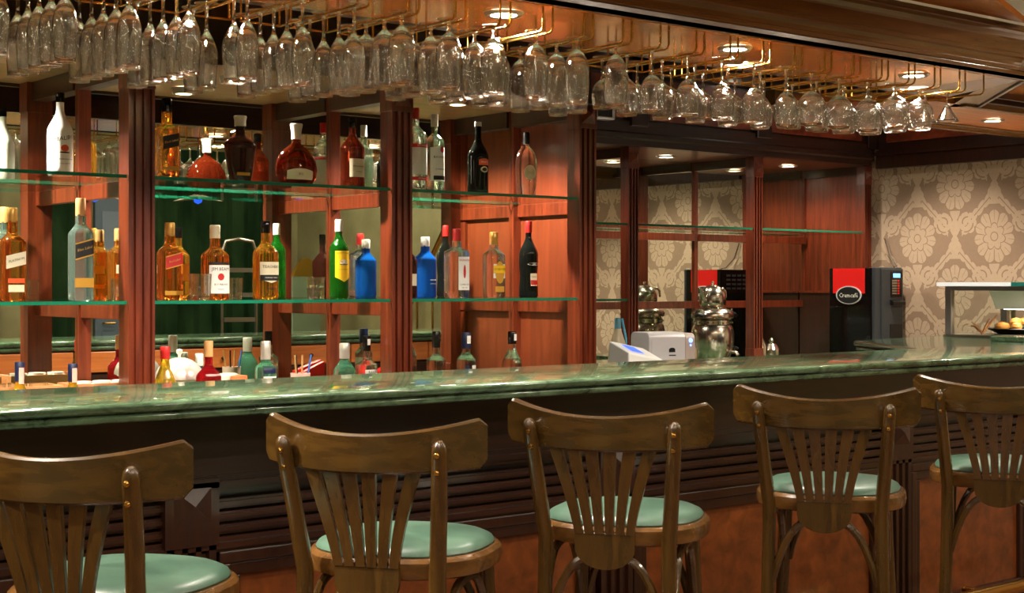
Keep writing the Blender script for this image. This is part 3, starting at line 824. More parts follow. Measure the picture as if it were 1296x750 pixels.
l = b.patch(.128, .060, .098, YELLOWL, shape='shield'); b.text('CUTTY SARK', .0095, .168, INK, parent=l); b.patch(.135, .034, .018, WHITEL, shape='oval', eps=.0014); b.patch(.127, .036, .005, INK, shape='oval', eps=.002); b.text('SCOTS WHISKY', .0055, .108, INK, parent=l)
b = Bottle('translucent blue gin bottle with white cap', 3.328, 4.65, MS, prof_std(.238, .0385, .0155, .62, .78, .86), .238, BLUEG, WHITE, n=3.4, group=GM)
b.patch(.07, .030, .004, WHITEL, xo=.012); b.text('SAPPHIRE', .007, .055, INKW, xo=.01)
b = Bottle('clear square gin bottle with red cap and red guard emblem', 3.384, 4.52, MS, prof_std(.267, .0400, .014, .66, .74, .84), .267, CLEARG, REDL, n=5, group=GM)
l = b.patch(.095, .058, .128, WHITEL, xo=.008); b.text('BEEFEATER', .0098, .145, INKR, parent=l, xo=.008); b.patch(.102, .012, .052, REDL, shape='oval', eps=.0014, xo=.008); b.text('LONDON', .0095, .052, INK, parent=l, xo=.008); b.text('DRY GIN', .0065, .040, INK, parent=l, xo=.008)
b = Bottle('clear gin bottle with yellow oval label and tan cap', 3.583, 4.54, MS, prof_std(.260, .0385, .0150, .64, .76, .82), .260, CLEARG, GOLDCAP, n=3.6, group=GM)
b.patch(.105, .058, .056, WHITEL, eps=.0005); l = b.patch(.100, .044, .088, GOLDL, shape='oval', eps=.0012); b.patch(.112, .058, .030, YELLOWL, eps=.0018); b.text("GORDON'S", .0115, .112, INK, eps=.0026); b.patch(.034, .044, .022, GOLDL)
p = prof_std(.310, .039, .0125, .56, .80, .86); p = [(r*(1 - .10*math.exp(-((z-.085)/.03)**2)), z) for r, z in p]
b = Bottle('waisted black vermouth bottle with red cap at the side panel', 3.791, 4.576, MS, p, .310, BLACKG, REDL, group=GM)
b.patch(.135, .056, .012, SILVERCAP, shape='oval'); l = b.patch(.072, .034, .050, CREAM); b.patch(.060, .034, .020, REDL, eps=.0014); b.text('MARTINI', .0065, .083, INK, parent=l)

# back counter
b = Bottle('small bottle with blue and pink neck seal at the far left of the counter', 1.653, 4.45, BS, prof_std(.232, .034, .013, .50, .72, .76), .232, YELLG, BLUEL, group=GB)
b.patch(.19, .016, .05, PINKL, eps=.0035)
b = Bottle('small bottle with blue and pink neck seal in front of the wooden tray', 1.822, 4.45, BS, prof_std(.221, .034, .013, .50, .72, .76), .221, YELLG, BLUEL, group=GB)
b.patch(.185, .016, .045, PINKL, eps=.0035)
b = Bottle('gold herbal liqueur bottle with dark red cap', 2.160, 4.50, BS, prof_std(.265, .036, .014, .50, .82, .86), .265, YELLG, REDL, group=GB)
b = Bottle('round red liqueur bottle with tan cork cap', 2.319, 4.50, BS, prof_std(.280, .043, .0135, .56, .72, .82), .280, REDG, CORK, group=GB)
b.text('GRENADINE', .010, .165, INKW); b.patch(.09, .05, .05, BLACKL)
b = Bottle('small bottle with white and blue cap behind the red liqueur', 2.436, 4.80, BS, prof_std(.222, .033, .013, .55, .78, .82), .222, TEALG, WHITE, group=GB)
b.patch(.170, .024, .018, BLUEL)
b = Bottle('pale green raki bottle with blue label and silver cap', 2.538, 4.50, BS, prof_std(.274, .038, .0155, .66, .74, .78), .274, PALEGR, SILVERCAP, group=GB)
b.patch(.175, .050, .026, BLUEL); b.patch(.138, .05, .028, WHITEL)
b = Bottle('round-shouldered green glass bottle with silver foil neck', 2.862, 4.50, BS, prof_std(.258, .040, .0165, .60, .78, .80), .258, PALEGR, SILVERCAP, group=GB)
b = Bottle('clear vodka bottle with black and white cap beside the green bottle', 2.957, 4.50, BS, prof_std(.282, .036, .0135, .62, .70, .82), .282, CLEARG, GLOSSBLACK, n=3, group=GB)
l = b.patch(.120, .052, .08, WHITEL); b.text('RAKI', .014, .150, INK, parent=l); b.patch(.26, .014, .022, WHITEL, eps=.0035)
b = Bottle('clear cut-glass bottle with long black cap right of the second column', 3.272, 4.50, BS, prof_std(.293, .033, .014, .62, .70, .80), .293, CLEARG, GLOSSBLACK, n=3, group=GB)
b.patch(.10, .045, .07, WHITEL)
b = Bottle('clear bottle with navy and white cap and blue marked label', 3.415, 4.50, BS, prof_std(.284, .037, .0165, .62, .74, .80), .284, CLEARG, BLUEL, group=GB)
b.patch(.125, .026, .070, WHITEL, xo=.014); b.patch(.13, .016, .06, BLUEL, xo=-.018); b.patch(.258, .018, .030, WHITEL, eps=.0035)
b = Bottle('clear bell-shouldered bottle with black and white cap beside the side panel', 3.643, 4.50, BS, prof_std(.285, .039, .0150, .54, .80, .84), .285, CLEARG, GLOSSBLACK, group=GB)
b.patch(.262, .016, .026, WHITEL, xo=.004, eps=.0035); b.patch(.125, .018, .022, REDL, shape='oval')

# tumblers
def tumbler(x, y, z, r, h, label, group='tumblers on the glass shelf'):
    g = G().lathe([(0, 0), (r*.86, 0), (r*.9, .003), (r, h), (r - .0025, h), (r*.86, .014), (0, .011)], 24)
    return tag(obj('tumbler', g, TUMBLER, None, True, loc=(x, y, z)), label, 'glass', group)
tumbler(2.742, 4.50, MS, .033, .040, 'clear tumbler under another one left of the yellow label bottle')
tumbler(2.742, 4.50, MS + .0405, .033, .038, 'clear tumbler stacked on top of another tumbler')
tumbler(2.255, 4.435, MS, .038, .088, 'clear tumbler between the red label whisky and the bourbon')
tumbler(2.481, 4.62, MS, .030, .075, 'small clear tumbler right of the bourbon bottle')
tumbler(1.99, 4.50, MS, .020, .070, 'narrow shot glass beside the small amber bottle')

# counter clutter
def tray(x, y, w, label):
    e = empty('wooden_tray', (x, y, BS), 0, label, 'tray', 'wooden trays on the back counter')
    obj('bottom', G().box(-w/2, w/2, -.06, .06, 0, .008), TRAYW, e)
    obj('long_side', G().box(-w/2, w/2, -.068, -.06, 0, .150), TRAYW, e); obj('long_side', G().box(-w/2, w/2, .06, .068, 0, .150), TRAYW, e)
    obj('end_board', G().box(-w/2 - .008, -w/2, -.068, .068, 0, .150), TRAYW, e); obj('end_board', G().box(w/2, w/2 + .008, -.068, .068, 0, .150), TRAYW, e)
tray(1.66, 4.585, .30, 'tan wooden tray of glasses at the left end of the back counter')
tray(1.985, 4.585, .25, 'tan wooden tray of white cups left of the first fluted column')
def cup(x, y, z, label):
    e = empty('cup', (x, y, z), random.random()*6, label, 'cup', 'white cups in the tray')
    obj('bowl', G().lathe([(0, 0), (.018, 0), (.026, .02), (.030, .05), (.028, .05), (.022, .018), (0, .006)], 20), CERAMIC, e, True)
    obj('handle', G().tube([(.027, 0, .042), (.042, 0, .038), (.042, 0, .020), (.024, 0, .014)], .0035, 6), CERAMIC, e, True)
for k in range(6):
    lay = k // 3; cup(1.905 + .068*(k % 3), 4.575 + .004*lay, BS + .052 + .052*lay + (.001 if lay else -.043), 'small white cup, %s of those heaped in the tray by the column' % ORD[k])
def longglass(x, y, z, label):
    g = G().lathe([(0, 0), (.024, 0), (.030, .15), (.0275, .15), (.022, .008), (0, .006)], 20)
    tag(obj('highball_glass', g, TUMBLER, None, True, loc=(x, y, z)), label, 'glass', 'tall glasses in the tray')
for k in range(4): longglass(1.56 + .068*k, 4.585, BS + .0085, 'tall clear glass in the left tray, %s from the left' % ORD[k])
e = empty('cloche', (2.305, 4.69, BS), 0, 'round silver serving cloche with knob behind the gold liqueur', 'serving dome')
obj('plate', G().lathe([(0, 0), (.09, 0), (.098, .012), (.096, .014), (.085, .006), (0, .004)], 28), CHROME, e, True)
obj('stand', G().lathe([(0, .004), (.06, .004), (.03, .05), (.03, .10), (.075, .138), (.078, .142), (0, .142)], 28), CERAMIC, e, True)
obj('dome', G().lathe([(.084, .143)] + [(.084*math.cos(t*math.pi/16), .143 + .074*math.sin(t*math.pi/16)) for t in range(1, 8)] + [(0, .217)], 28), plain('pearl_dome', rgb(206, 190, 182), .25, metal=.5), e, True)
obj('knob', G().lathe([(.004, .216), (.005, .226), (.011, .232), (.011, .242), (0, .247)], 16), CERAMIC, e, True)
e = empty('pen_cup', (2.737, 4.60, BS), 0, 'pink cup holding drinking straws and sticks', 'cup')
obj('beaker', G().lathe([(0, 0), (.026, 0), (.036, .150), (.034, .150), (.024, .006), (0, .006)], 20), PINKCUP, e, True)
for (dx, dy, m) in ((-.03, -.01, CORK), (.012, .005, CORK), (.045, .0, plain('blue_stick', rgb(60, 100, 170), .4)), (-.012, .012, BLACK)):
    obj('stick', G().tube([(dx*.15, dy*.15, .01), (dx, dy, .215)], .0035, 6), m, e, True)
e = empty('cloth', (2.46, 4.63, BS), 0, 'folded orange and white cloth between the red and green bottles', 'cloth')
obj('fold', G().lathe([(0, 0), (.046, 0), (.050, .05), (.046, .150), (.03, .158), (0, .16)], 20, 2.4, 1, .5), plain('cloth_white', rgb(232, 214, 196), .8), e, True)
obj('fold', G().lathe([(0, .0), (.035, .0), (.04, .10), (.03, .152), (0, .156)], 16, 2.4, 1, .6), plain('cloth_orange', rgb(222, 120, 70), .8), e, True, loc=(.012, -.06, 0))
e = empty('napkin_box', (3.075, 4.62, BS), 0, 'red folded napkins peeking out left of the second column', 'napkins')
obj('napkin', G().prism([(-.06, 0), (.06, 0), (.06, .165), (-.06, .125)], 'y', -.03, .0), REDPL, e); obj('napkin', G().prism([(-.055, 0), (.055, 0), (.055, .160), (-.055, .115)], 'y', .004, .03), REDPL, e)

# ------------------------------------------------------------------ hanging glass racks
RZ, RR = 2.03, .0032
XK = [4.46 - .147*k for k in range(26)]
Y0, Y1 = 2.995, 3.375
for k in range(-1, 25):
    xr = (XK[k] if k >= 0 else XK[0] + .147)          # the wire between two rows of glasses: two legs and a rear bar
    a = XK[k+1] + .017; c = xr - .017
    e = empty('glass_rack_wire', ((a+c)/2, Y0, RZ), 0, 'brass wire rack loop under the canopy, %s from the right' % ORD[k+1], 'glass rack', 'brass rack wires')
    h = (c-a)/2
    for s_ in (-h, h):
        obj('leg_rod', G().tube([(s_, 0, CZ - RZ), (s_, 0, .014), (s_, .004, .004), (s_, .014, 0), (s_, Y1-Y0, 0)], RR, 8), BRASS, e, True)
    obj('rear_bar', G().tube([(-h, Y1-Y0, 0), (h, Y1-Y0, 0)], RR, 8), BRASS, e, True)
    for s_ in (-h, h): obj('rear_hanger', G().tube([(s_, Y1-Y0, 0), (s_, Y1-Y0, CZ - RZ)], RR, 8), BRASS, e, True)

def stem_meshes(kind, h, rb, hs, fr, rim, sr=.0038):
    foot = G().lathe([(0, 0), (fr*.96, 0), (fr, -.0012), (fr*.97, -.0024), (fr*.5, -.0042), (sr*1.9, -.0075), (0, -.0075)], 22).mesh('foot', True)
    stem = G().lathe([(0, -.0078), (sr*1.8, -.0078), (sr*1.15, -.018), (sr, -hs*.5), (sr*1.05, -hs + .012), (sr*1.7, -hs + .0003), (0, -hs + .0003)], 12).mesh('stem', True)
    out = []; K = 12; bh = h - hs
    for k in range(K+1):
        t = k/K
        if kind == 'martini': r = sr*1.7 + (rb - sr*1.7)*t
        elif kind == 'flute':
            r = sr*1.7 + (rb - sr*1.7)*math.sin(min(t/.42, 1)*math.pi/2)**.9
            if t > .42: r = rb + (rim - rb)*sm((t-.42)/.58)
        else:
            pk = {'goblet': .38, 'white': .46, 'balloon': .46}[kind]
            if t < pk: r = sr*1.7 + (rb - sr*1.7)*math.sin(t/pk*math.pi/2)**.72
            else: r = rb + (rim - rb)*((t-pk)/(1-pk))**1.7
        out.append((r, -(hs + bh*t)))
    th = .0019
    inn = [(max(r - th, 0), z) for r, z in out[2:]][::-1]
    bowl = G().lathe([(0, out[0][1])] + out + inn + [(0, out[1][1] - .004)], 26).mesh('bowl', True)
    for m in (stem, bowl): m.materials.append(STEMGLASS)
    foot.materials.append(FOOTGLASS)
    return bowl, stem, foot
SM = {'flute': stem_meshes('flute', .212, .0275, .072, .030, .0235),
      'goblet': stem_meshes('goblet', .186, .0350, .034, .032, .0270),
      'white': stem_meshes('white', .188, .0365, .078, .033, .0290),
      'balloon': stem_meshes('balloon', .172, .0450, .062, .035, .0350),
      'snifter': stem_meshes('balloon', .148, .0500, .040, .034, .0370),
      'small': stem_meshes('white', .158, .0325, .070, .031, .0270),
      'martini': stem_meshes('martini', .110, .0400, .052, .032, .0400)}
GL = {'flute': 'champagne flute', 'goblet': 'tall goblet', 'white': 'white wine glass', 'balloon': 'wide wine glass', 'snifter': 'brandy snifter', 'small': 'small wine glass', 'martini': 'martini glass'}
rowword = ['front', 'second', 'third', 'fourth', 'fifth']
for k, x in enumerate(XK[:25]):
    kind = 'martini' if k < 1 else 'snifter' if k < 3 else 'balloon' if k < 6 else 'white' if k < 11 else 'goblet' if k < 17 else 'flute'
    n, pitch = {'martini': (3, .090), 'snifter': (3, .106), 'balloon': (3, .100), 'white': (3, .108), 'goblet': (4, .082), 'flute': (5, .069)}[kind]
    y00 = {'martini': 3.06, 'snifter': 3.068, 'balloon': 3.065, 'white': 3.045, 'goblet': 3.045, 'flute': 3.04}[kind]
    for j in range(n):
        if j > 0 and random.random() < .03: continue
        y = y00 + pitch*j + random.uniform(-.003, .003)
        if y > Y1 - .036: continue
        kd = 'small' if kind in ('white', 'balloon') and j >= 2 else kind
        e = empty('stemmed_glass', (x + random.uniform(-.0015, .0015), y, RZ + RR + .0046), random.random()*6.28,
                  'upside-down %s, %s glass of the %s rack row from the right' % (GL[kd], rowword[j], ORD[k]), 'glass', 'glasses hanging from the canopy rack')
        for nm, me in zip(('bowl', 'stem', 'foot'), SM[kd]): obj(nm, me, None, e)

# ------------------------------------------------------------------ bar stools
def make_stool():
    s = empty('bar_stool')
    # seat
    SE = 2.5
    obj('seat_rim', G().lathe([(0, .735), (.192, .735), (.203, .740), (.206, .755), (.204, .772), (.196, .780), (.186, .781), (0, .781)], 40, SE), SEATRIM, s, True)
    obj('cushion', G().lathe([(.186, .779), (.189, .784), (.184, .792), (.165, .801), (.12, .808), (.06, .811), (0, .812)], 40, SE), LEATHER, s, True)
    # back posts running down into the rear legs
    posts = []
    for sg in (-1, 1):
        def P(z):
            if z > .75: t = (z-.75)/.285; return (sg*(.148 + .026*t), -.205 - .048*t - .012*t*t, z)
            t = (.75-z)/.75; return (sg*(.148 + .035*t*t), -.205 - .02*t, z)
        zs = [0, .2, .4, .55, .68, .75, .80, .86, .92, .98, 1.015, 1.03, 1.036]
        rs = [.015, .0165, .018, .0185, .0185, .0185, .0185, .0180, .0175, .017, .0165, .013, .006]
        o = obj('back_post', G().tube([P(z) for z in zs], rs, 12, up=(0, 1, 0)), CHAIRW, s, True)
        for zb in (1.008, .972):
            x, y, z = P(zb)
            obj('bolt', G().lathe([(.0062, 0), (.0062, .003), (.004, .0058), (0, .0065)], 12), BRASS, o, True, loc=(x, y - .0165, z), rot=(R(90), 0, 0))
    # curved crest rail
    def crest(x): return -.2745 + x*x/(2*.30)
    NX = 40; hw = .243; g = G(); v = []; f = []
    prof = []
    for i in range(NX+1):
        x = -hw + 2*hw*i/NX
        rise = .034*(abs(x)/hw)**2
        e_ = max(0, (abs(x) - (hw-.016))/.016); cut = .016*(1 - math.sqrt(max(0, 1 - e_*e_)))
        y = crest(x); dx = x/.30; nl = math.sqrt(1+dx*dx); nx_, ny_ = dx/nl, -1/nl       # outward (rear) normal
        zt, zb_ = 1.047 + rise - cut, .966 + rise*.25 + cut
        th = .010; ch = .0045
        ring = [(-th, zb_+ch), (-th+ch, zb_), (th-ch, zb_), (th, zb_+ch), (th, zt-ch), (th-ch, zt), (-th+ch, zt), (-th, zt-ch)]
        for d, z in ring: v.append((x + nx_*d, y + ny_*d, z))
    for i in range(NX):
        for k in range(8): f.append((i*8+k, i*8+(k+1) % 8, (i+1)*8+(k+1) % 8, (i+1)*8+k))
    f += [tuple(range(8)), tuple(range(NX*8, NX*8+8))[::-1]]
    obj('crest_rail', g.add(v, f), CHAIRX, s, True)
    # fan of six slats rising from a rounded back plate
    def yb(x, z):
        t = min(max((z-.74)/.235, 0), 1)
        return -.222 + (crest(x) + .006 + .222)*t**1.2
    for i in range(6):
        q = i - 2.5
        g = G(); v = []; f = []; K = 8
        for k in range(K+1):
            t = k/K; z = .768 + (.975-.768)*t
            xc = q*(.0245 + (.0455-.0245)*(t**1.25)); w = .0100 + .0052*t
            for sx, sy in ((-w, -.005), (w, -.005), (w, .005), (-w, .005)): v.append((xc + sx, yb(xc, z) + sy, z))
        for k in range(K):
            for c in range(4): f.append((k*4+c, k*4+(c+1) % 4, k*4+4+(c+1) % 4, k*4+4+c))
        f += [(0,1,2,3), (K*4+3, K*4+2, K*4+1, K*4)]
        obj('slat', g.add(v, f), CHAIRW, s)
    pl = [(.0715, .769)] + [(.0715*math.cos(math.pi*k/14) if k else .0715, .735 - .050*math.sin(math.pi*k/14)) for k in range(15)] + [(-.0715, .769)]
    obj('back_plate', G().prism(pl, 'y', -.2275, -.2165), CHAIRW, s)
    # front legs
    for sg in (-1, 1):
        obj('front_leg', G().tube([(sg*.140, .130, .736), (sg*.146, .138, .60), (sg*.160, .155, .35), (sg*.178, .175, 0)], [.021, .0195, .017, .0145], 12, up=(0,1,0)), CHAIRW, s, True)
    # bentwood arches under the seat
    def arch(p, q, zl, zh):
        p = Vector(p); q = Vector(q); pts = []
        for k in range(17):
            t = k/16; c = .5 - .5*math.cos(math.pi*t)
            w = (1 - abs(2*t-1)**3.2)
            m = p.lerp(q, sm(t)*.5 + t*.5 if False else t)
            m.z = zl + (zh-zl)*w; pts.append(m)
        return G().tube(pts, .0105, 8)
    RL = [(-.155, -.212), (.155, -.212)]; FL = [(-.148, .146), (.148, .146)]
    obj('arch_brace', arch((RL[0][0]+.014, RL[0][1], 0), (RL[1][0]-.014, RL[1][1], 0), .545, .718), CHAIRW, s, True)
    obj('arch_brace', arch((FL[0][0]+.014, FL[0][1], 0), (FL[1][0]-.014, FL[1][1], 0), .545, .718), CHAIRW, s, True)
    for sg in (0, 1):
        obj('arch_brace', arch((RL[sg][0], RL[sg][1]+.014, 0), (FL[sg][0], FL[sg][1]-.014, 0), .545, .718), CHAIRW, s, True)
    # foot stretchers
    z = .30
    for a, b_ in (((-.170, -.222), (.170, -.222)), ((-.163, .158), (.163, .158)), ((-.170, -.222), (-.163, .158)), ((.170, -.222), (.163, .158))):
        obj('stretcher', G().tube([(a[0], a[1], z), (b_[0], b_[1], z)], .011, 10), CHAIRW, s, True)
    return s
STOOLS = [(1.195, 2.66, 34, 'bar stool nearest the camera at the left picture edge'),
          (1.852, 2.66, 34, 'bar stool, second from the left in the row of five'),
          (2.50, 2.64, 34, 'bar stool in the middle of the row of five'),
          (3.296, 2.64, 34, 'bar stool, second from the right beside a bar pilaster'),
          (4.06, 2.60, 34, 'bar stool farthest along the bar at the right picture edge')]
proto = make_stool()
for i, (x, y, ang, lab) in enumerate(STOOLS):
    o = proto if i == 0 else copy_tree(proto)
    o.location = (x, y, 0); o.rotation_euler = (0, 0, R(ang - 90))
    tag(o, 'walnut %s, green leather seat' % lab, 'bar stool', 'bar stools along the counter')

# ------------------------------------------------------------------ samovar and teapot
e = empty('samovar', (5.965, 5.60, .88), 0, 'polished steel tea samovar with black handles and tap', 'samovar')
obj('base', G().lathe([(0, 0), (.09, 0), (.095, .02), (.085, .04), (.08, .06), (0, .06)], 32), CHROME, e, True)
obj('belly', G().lathe([(.075, .058), (.095, .065), (.108, .10), (.118, .16), (.119, .20), (.112, .232), (.104, .245), (0, .245)], 36), CHROME, e, True)
g = G().lathe([(.100, .2455), (.106, .250), (.106, .272), (.098, .277), (0, .277)], 36)
obj('belt', g, CHROME, e, True)
for k in range(24):
    t = 2*math.pi*k/24; obj('belt_bead', G().lathe([(0, -.006), (.0055, 0), (0, .006)], 8), CHROME, e, True, loc=(.109*math.cos(t), .109*math.sin(t), .261)) if k % 1 == 0 else None
obj('shoulder', G().lathe([(.100, .2775), (.116, .288), (.118, .305), (.110, .322), (.085, .336), (.066, .342), (.060, .352), (0, .352)], 36), CHROME, e, True)
for sg in (-1, 1):
    h = obj('handle_arm', G().tube([(sg*.105, -.02, .30), (sg*.135, -.03, .306)], .007, 8), CHROME, e, True)
    obj('grip', G().tube([(sg*.128, -.055, .298), (sg*.138, -.03, .306), (sg*.128, .0, .298)], .012, 10), BLACK, h, True)
    obj('finial', G().lathe([(0, 0), (.009, .006), (.004, .016), (.006, .022), (0, .028)], 12), CHROME, h, True, loc=(sg*.122, -.03, .312))
t = obj('tap', G().tube([(.02, -.112, .10), (.025, -.15, .10), (.026, -.165, .085)], .010, 10), CHROME, e, True)
obj('tap_lever', G().tube([(.022, -.140, .11), (.022, -.140, .130), (.055, -.135, .120)], .007, 8), BLACK, t, True)
e = empty('teapot', (5.965, 5.60, .88 + .3525), 0, 'small steel teapot sitting on top of the samovar', 'teapot')
obj('body', G().lathe([(0, 0), (.066, 0), (.072, .006), (.075, .03), (.074, .055), (.066, .080), (.050, .100), (.030, .112), (0, .116)], 32), CHROME, e, True)
obj('knob', G().lathe([(.005, .114), (.004, .121), (.009, .126), (.008, .133), (0, .137)], 14), CHROME, e, True)
obj('spout', G().tube([(-.066, -.01, .030), (-.090, -.015, .042), (-.104, -.018, .075), (-.120, -.02, .098)], [.016, .012, .009, .007], 10), CHROME, e, True)
obj('handle', G().tube([(.062, .005, .086), (.090, .008, .098), (.112, .010, .082), (.116, .010, .045)], .007, 10), CHROME, e, True)
def steel_pot(x, y, r, h, label):
    e = empty('sugar_pot', (x, y, .88), 0, label, 'pot', 'small steel pots by the samovar')
    obj('body', G().lathe([(0, 0), (r*.7, 0), (r, h*.3), (r, h*.6), (r*.5, h*.78), (0, h*.8)], 20), CHROME, e, True)
    obj('knob', G().lathe([(r*.2, h*.79), (r*.3, h*.9), (0, h)], 12), CHROME, e, True)
steel_pot(6.215, 5.48, .045, .215, 'small steel sugar pot right of the samovar')
steel_pot(5.60, 5.42, .040, .215, 'small steel pot between the grey appliance and the samovar')
steel_pot(6.34, 5.50, .05, .175, 'low steel pot at the foot of the second right column')

# grey-silver countertop appliance with blue lights, and the white terminal
e = empty('countertop_appliance', (5.12, 5.14, .88), R(-12), 'silver box-shaped appliance with rounded top and blue light', 'appliance')
def loaf(x0, x1, w, h, r):
    p = [(-w, 0), (w, 0), (w, h - r)] + [(w - r + r*math.cos(t*math.pi/12), h - r + r*math.sin(t*math.pi/12)) for t in range(1, 7)] + \
        [(-w + r - r*math.sin(t*math.pi/12), h - r + r*math.cos(t*math.pi/12)) for t in range(1, 7)] 
    return G().prism(p, 'x', x0, x1)
obj('housing', loaf(-.135, .075, .085, .238, .03), SILVER, e, bevel=.004)
obj('end_cap', loaf(.078, .135, .082, .232, .03), plain('warm_grey_cap', rgb(176, 160, 150), .35), e, bevel=.004)
obj('front_plate', G().box(-.12, .06, -.0875, -.0852, .02, .2), SILVER, e)
obj('emblem', G().prism([(-.022, .140), (.014, .140), (.014, .156), (.004, .162), (-.012, .162), (-.022, .156)], 'y', -.0885, -.0877), BLACK, e)
obj('emblem_line', G().box(-.022, .018, -.0885, -.0877, .122, .128), CHARCOAL, e)
for zz, rr in ((.196, .011), (.172, .005)):
    obj('indicator', G().lathe([(0, 0), (rr, 0), (rr, .002), (0, .002)], 16), LEDBLUE, e, loc=(.108, -.0822, zz), rot=(R(90), 0, 0))
e = empty('payment_terminal', (4.80, 4.99, .88), R(-8), 'white wedge-shaped terminal with bright blue screen', 'terminal')
obj('housing', G().add([(-.1,-.07,0),(.1,-.07,0),(.1,.09,0),(-.1,.09,0),(-.1,-.07,.155),(.1,-.07,.115),(.1,.09,.165),(-.1,.09,.205)], [(0,3,2,1),(4,5,6,7),(0,1,5,4),(1,2,6,5),(2,3,7,6),(3,0,4,7)]), WHITE, e, bevel=.006)
obj('screen', G().add([(-.05, -.03, .1595), (.02, -.03, .1455), (.02, .06, .1737), (-.05, .06, .1877)], [(0,1,2,3)]), BLUEEMIT, e)
e = empty('spray_bottle', (5.03, 5.37, .88), 0, 'clear plastic bottle with pale blue neck behind the white terminal', 'bottle')
obj('flask', G().lathe([(0, 0), (.05, 0), (.054, .02), (.045, .16), (.020, .235), (.018, .25), (0, .25)], 20), plain('cream_plastic', rgb(222, 202, 168), .3, trans=.3), e, True)
obj('neck', G().lathe([(.015, .235), (.017, .25), (.015, .295), (.010, .305), (0, .305)], 16), plain('aqua_plastic', rgb(120, 190, 214), .3, trans=.4), e, True)
obj('tube', G().tube([(.02, -.01, .30), (.038, -.02, .20), (.045, -.02, .02)], .006, 8), plain('aqua_tube', rgb(96, 184, 214), .3), e, True)
e = empty('steel_canister', (4.66, 5.30, .88), 0, 'steel canister with dark band behind the white terminal', 'canister')
obj('body', G().lathe([(0, 0), (.075, 0), (.078, .01), (.078, .24), (.07, .26), (0, .262)], 28), CHROME, e, True)
obj('band', G().lathe([(.0782, .20), (.0795, .20), (.0795, .225), (.0782, .225), (.0782, .20)], 28), DARK, e, True)
obj('lid', G().lathe([(.072, .2605), (.074, .285), (.05, .30), (.012, .305), (.012, .32), (0, .322)], 28), CHROME, e, True)

# ------------------------------------------------------------------ coffee machine
e = empty('coffee_machine', (6.93, 5.295, .88), 0, 'tall black coffee machine with red panel and oval badge', 'coffee machine')
obj('housing', G().box(-.150, .105, -.150, .150, 0, .565), GLOSSBLACK, e, bevel=.006)
obj('front_frame', G().box(-.150, .105, -.172, -.1505, 0, .568), CHARCOAL, e, bevel=.006)
obj('front_door', G().box(-.095, .103, -.180, -.1722, .01, .560), CHARCOAL, e, bevel=.004)
obj('red_panel', G().box(-.1535, -.1502, -.105, .120, .42, .563), REDPL, e)
v = [(0, .075*1.08*math.cos(2*math.pi*k/32), .047*math.sin(2*math.pi*k/32)) for k in range(32)]
def oval(n, m, x, s, t=.003): 
    return obj(n, G().prism([(p[1]*s, p[2]*s) for p in v], 'x', 0, -t), m, e, loc=(x, .005, .41))
bd = oval('badge', SILVER, -.1537, 1.12); oval('badge_field', BLACKL, -.1569, 1.0, .001)
flat_text('Cremcafé', .036, INKW, e, (-.1585, .005, .408), (R(90), 0, R(-90)), .95)
kp = obj('keypad', G().box(-.015, .088, -.1835, -.1802, .40, .545), GLOSSBLACK, e)
obj('display', G().box(.005, .070, -.1845, -.1836, .510, .534), LCDEMIT, e)
for k in range(6):
    obj('button', G().box(-.005, .040, -.1845, -.1836, .415 + .0145*k, .425 + .0145*k), SATIN, e)
    obj('button', G().box(.046, .062, -.1845, -.1836, .415 + .0145*k, .425 + .0145*k), REDPL, e)
obj('spout_cover', G().prism([(-.1801, .385), (-.1801, .355), (-.205, .355), (-.205, .372)], 'x', -.02, .092), BLACK, e)
obj('cup_niche', G().box(-.02, .092, -.1835, -.1802, .12, .245), BLACK, e)
obj('drip_tray', G().box(-.022, .094, -.215, -.1802, .03, .055), BLACK, e, bevel=.003)
for k in range(4):
    for j in range(5): obj('vent_slot', G().box(-.10 + .05*j, -.065 + .05*j, .1505, .153, .44 + .027*k, .452 + .027*k), CHARCOAL, e)
tag(obj('power_cable', G().tube([(7.108, 5.30, 1.62), (7.105, 5.26, 1.52), (7.09, 5.20, 1.46), (7.05, 5.19, 1.4515)], .004, 8), plain('cable_grey', rgb(84, 70, 58), .5), None, True), 'thin dark cable running down the wallpaper to the coffee machine', 'cable')

# ------------------------------------------------------------------ glass display case
e = empty('display_case', (6.30, 3.30, 1.10), 0, 'low glass display case with steel frame and lit white top', 'display case')
hx, y0, y1 = .25, -.36, .87
obj('top_panel', G().box(-hx - .02, hx + .02, y0, y1 + .02, .243, .260), plain('white_top', rgb(236, 236, 230), .3), e)
obj('top_edge', G().box(-hx - .0235, -hx - .0205, y0, .49, .243, .261), TURQ, e)
obj('top_edge', G().box(-hx - .0235, -hx - .0205, .491, y1 + .02, .243, .261), plain('painted_glow_edge', rgb(236, 240, 236), .3, emit=.55, emitcol=(1, .98, .93, 1)), e)  # second edge is no lamp: glow put into its material for the case light
obj('base_tray', G().box(-hx, hx, y0, y1, 0, .012), SATIN, e)
for xx in (-hx, hx - .03):
    for yy in (y1 - .045, y0): obj('post', G().box(xx, xx + .03, yy, yy + .035, .012, .243), SATIN, e, bevel=.003)
obj('top_rail', G().box(-hx, -hx + .03, y0, y1 - .046, .222, .243), SATIN, e); obj('rear_rail', G().box(hx - .03, hx, y0, y1 - .046, .205, .243), SATIN, e)
obj('hood', G().prism([(-.19, .221), (.12, .221), (.06, .135), (-.13, .135)], 'y', y0, .66), plain('hood_white', rgb(228, 224, 212), .4), e)
obj('lamp_strip', G().box(-.11, .04, y0 + .02, .63, .132, .1345), CASELIGHT, e)
obj('front_pane', G().box(-hx + .012, -hx + .016, y0, y1 - .046, .012, .222), PANEGLASS, e)
obj('end_pane', G().box(-hx + .031, hx - .031, y1 - .03, y1 - .026, .012, .243), PANEGLASS, e)
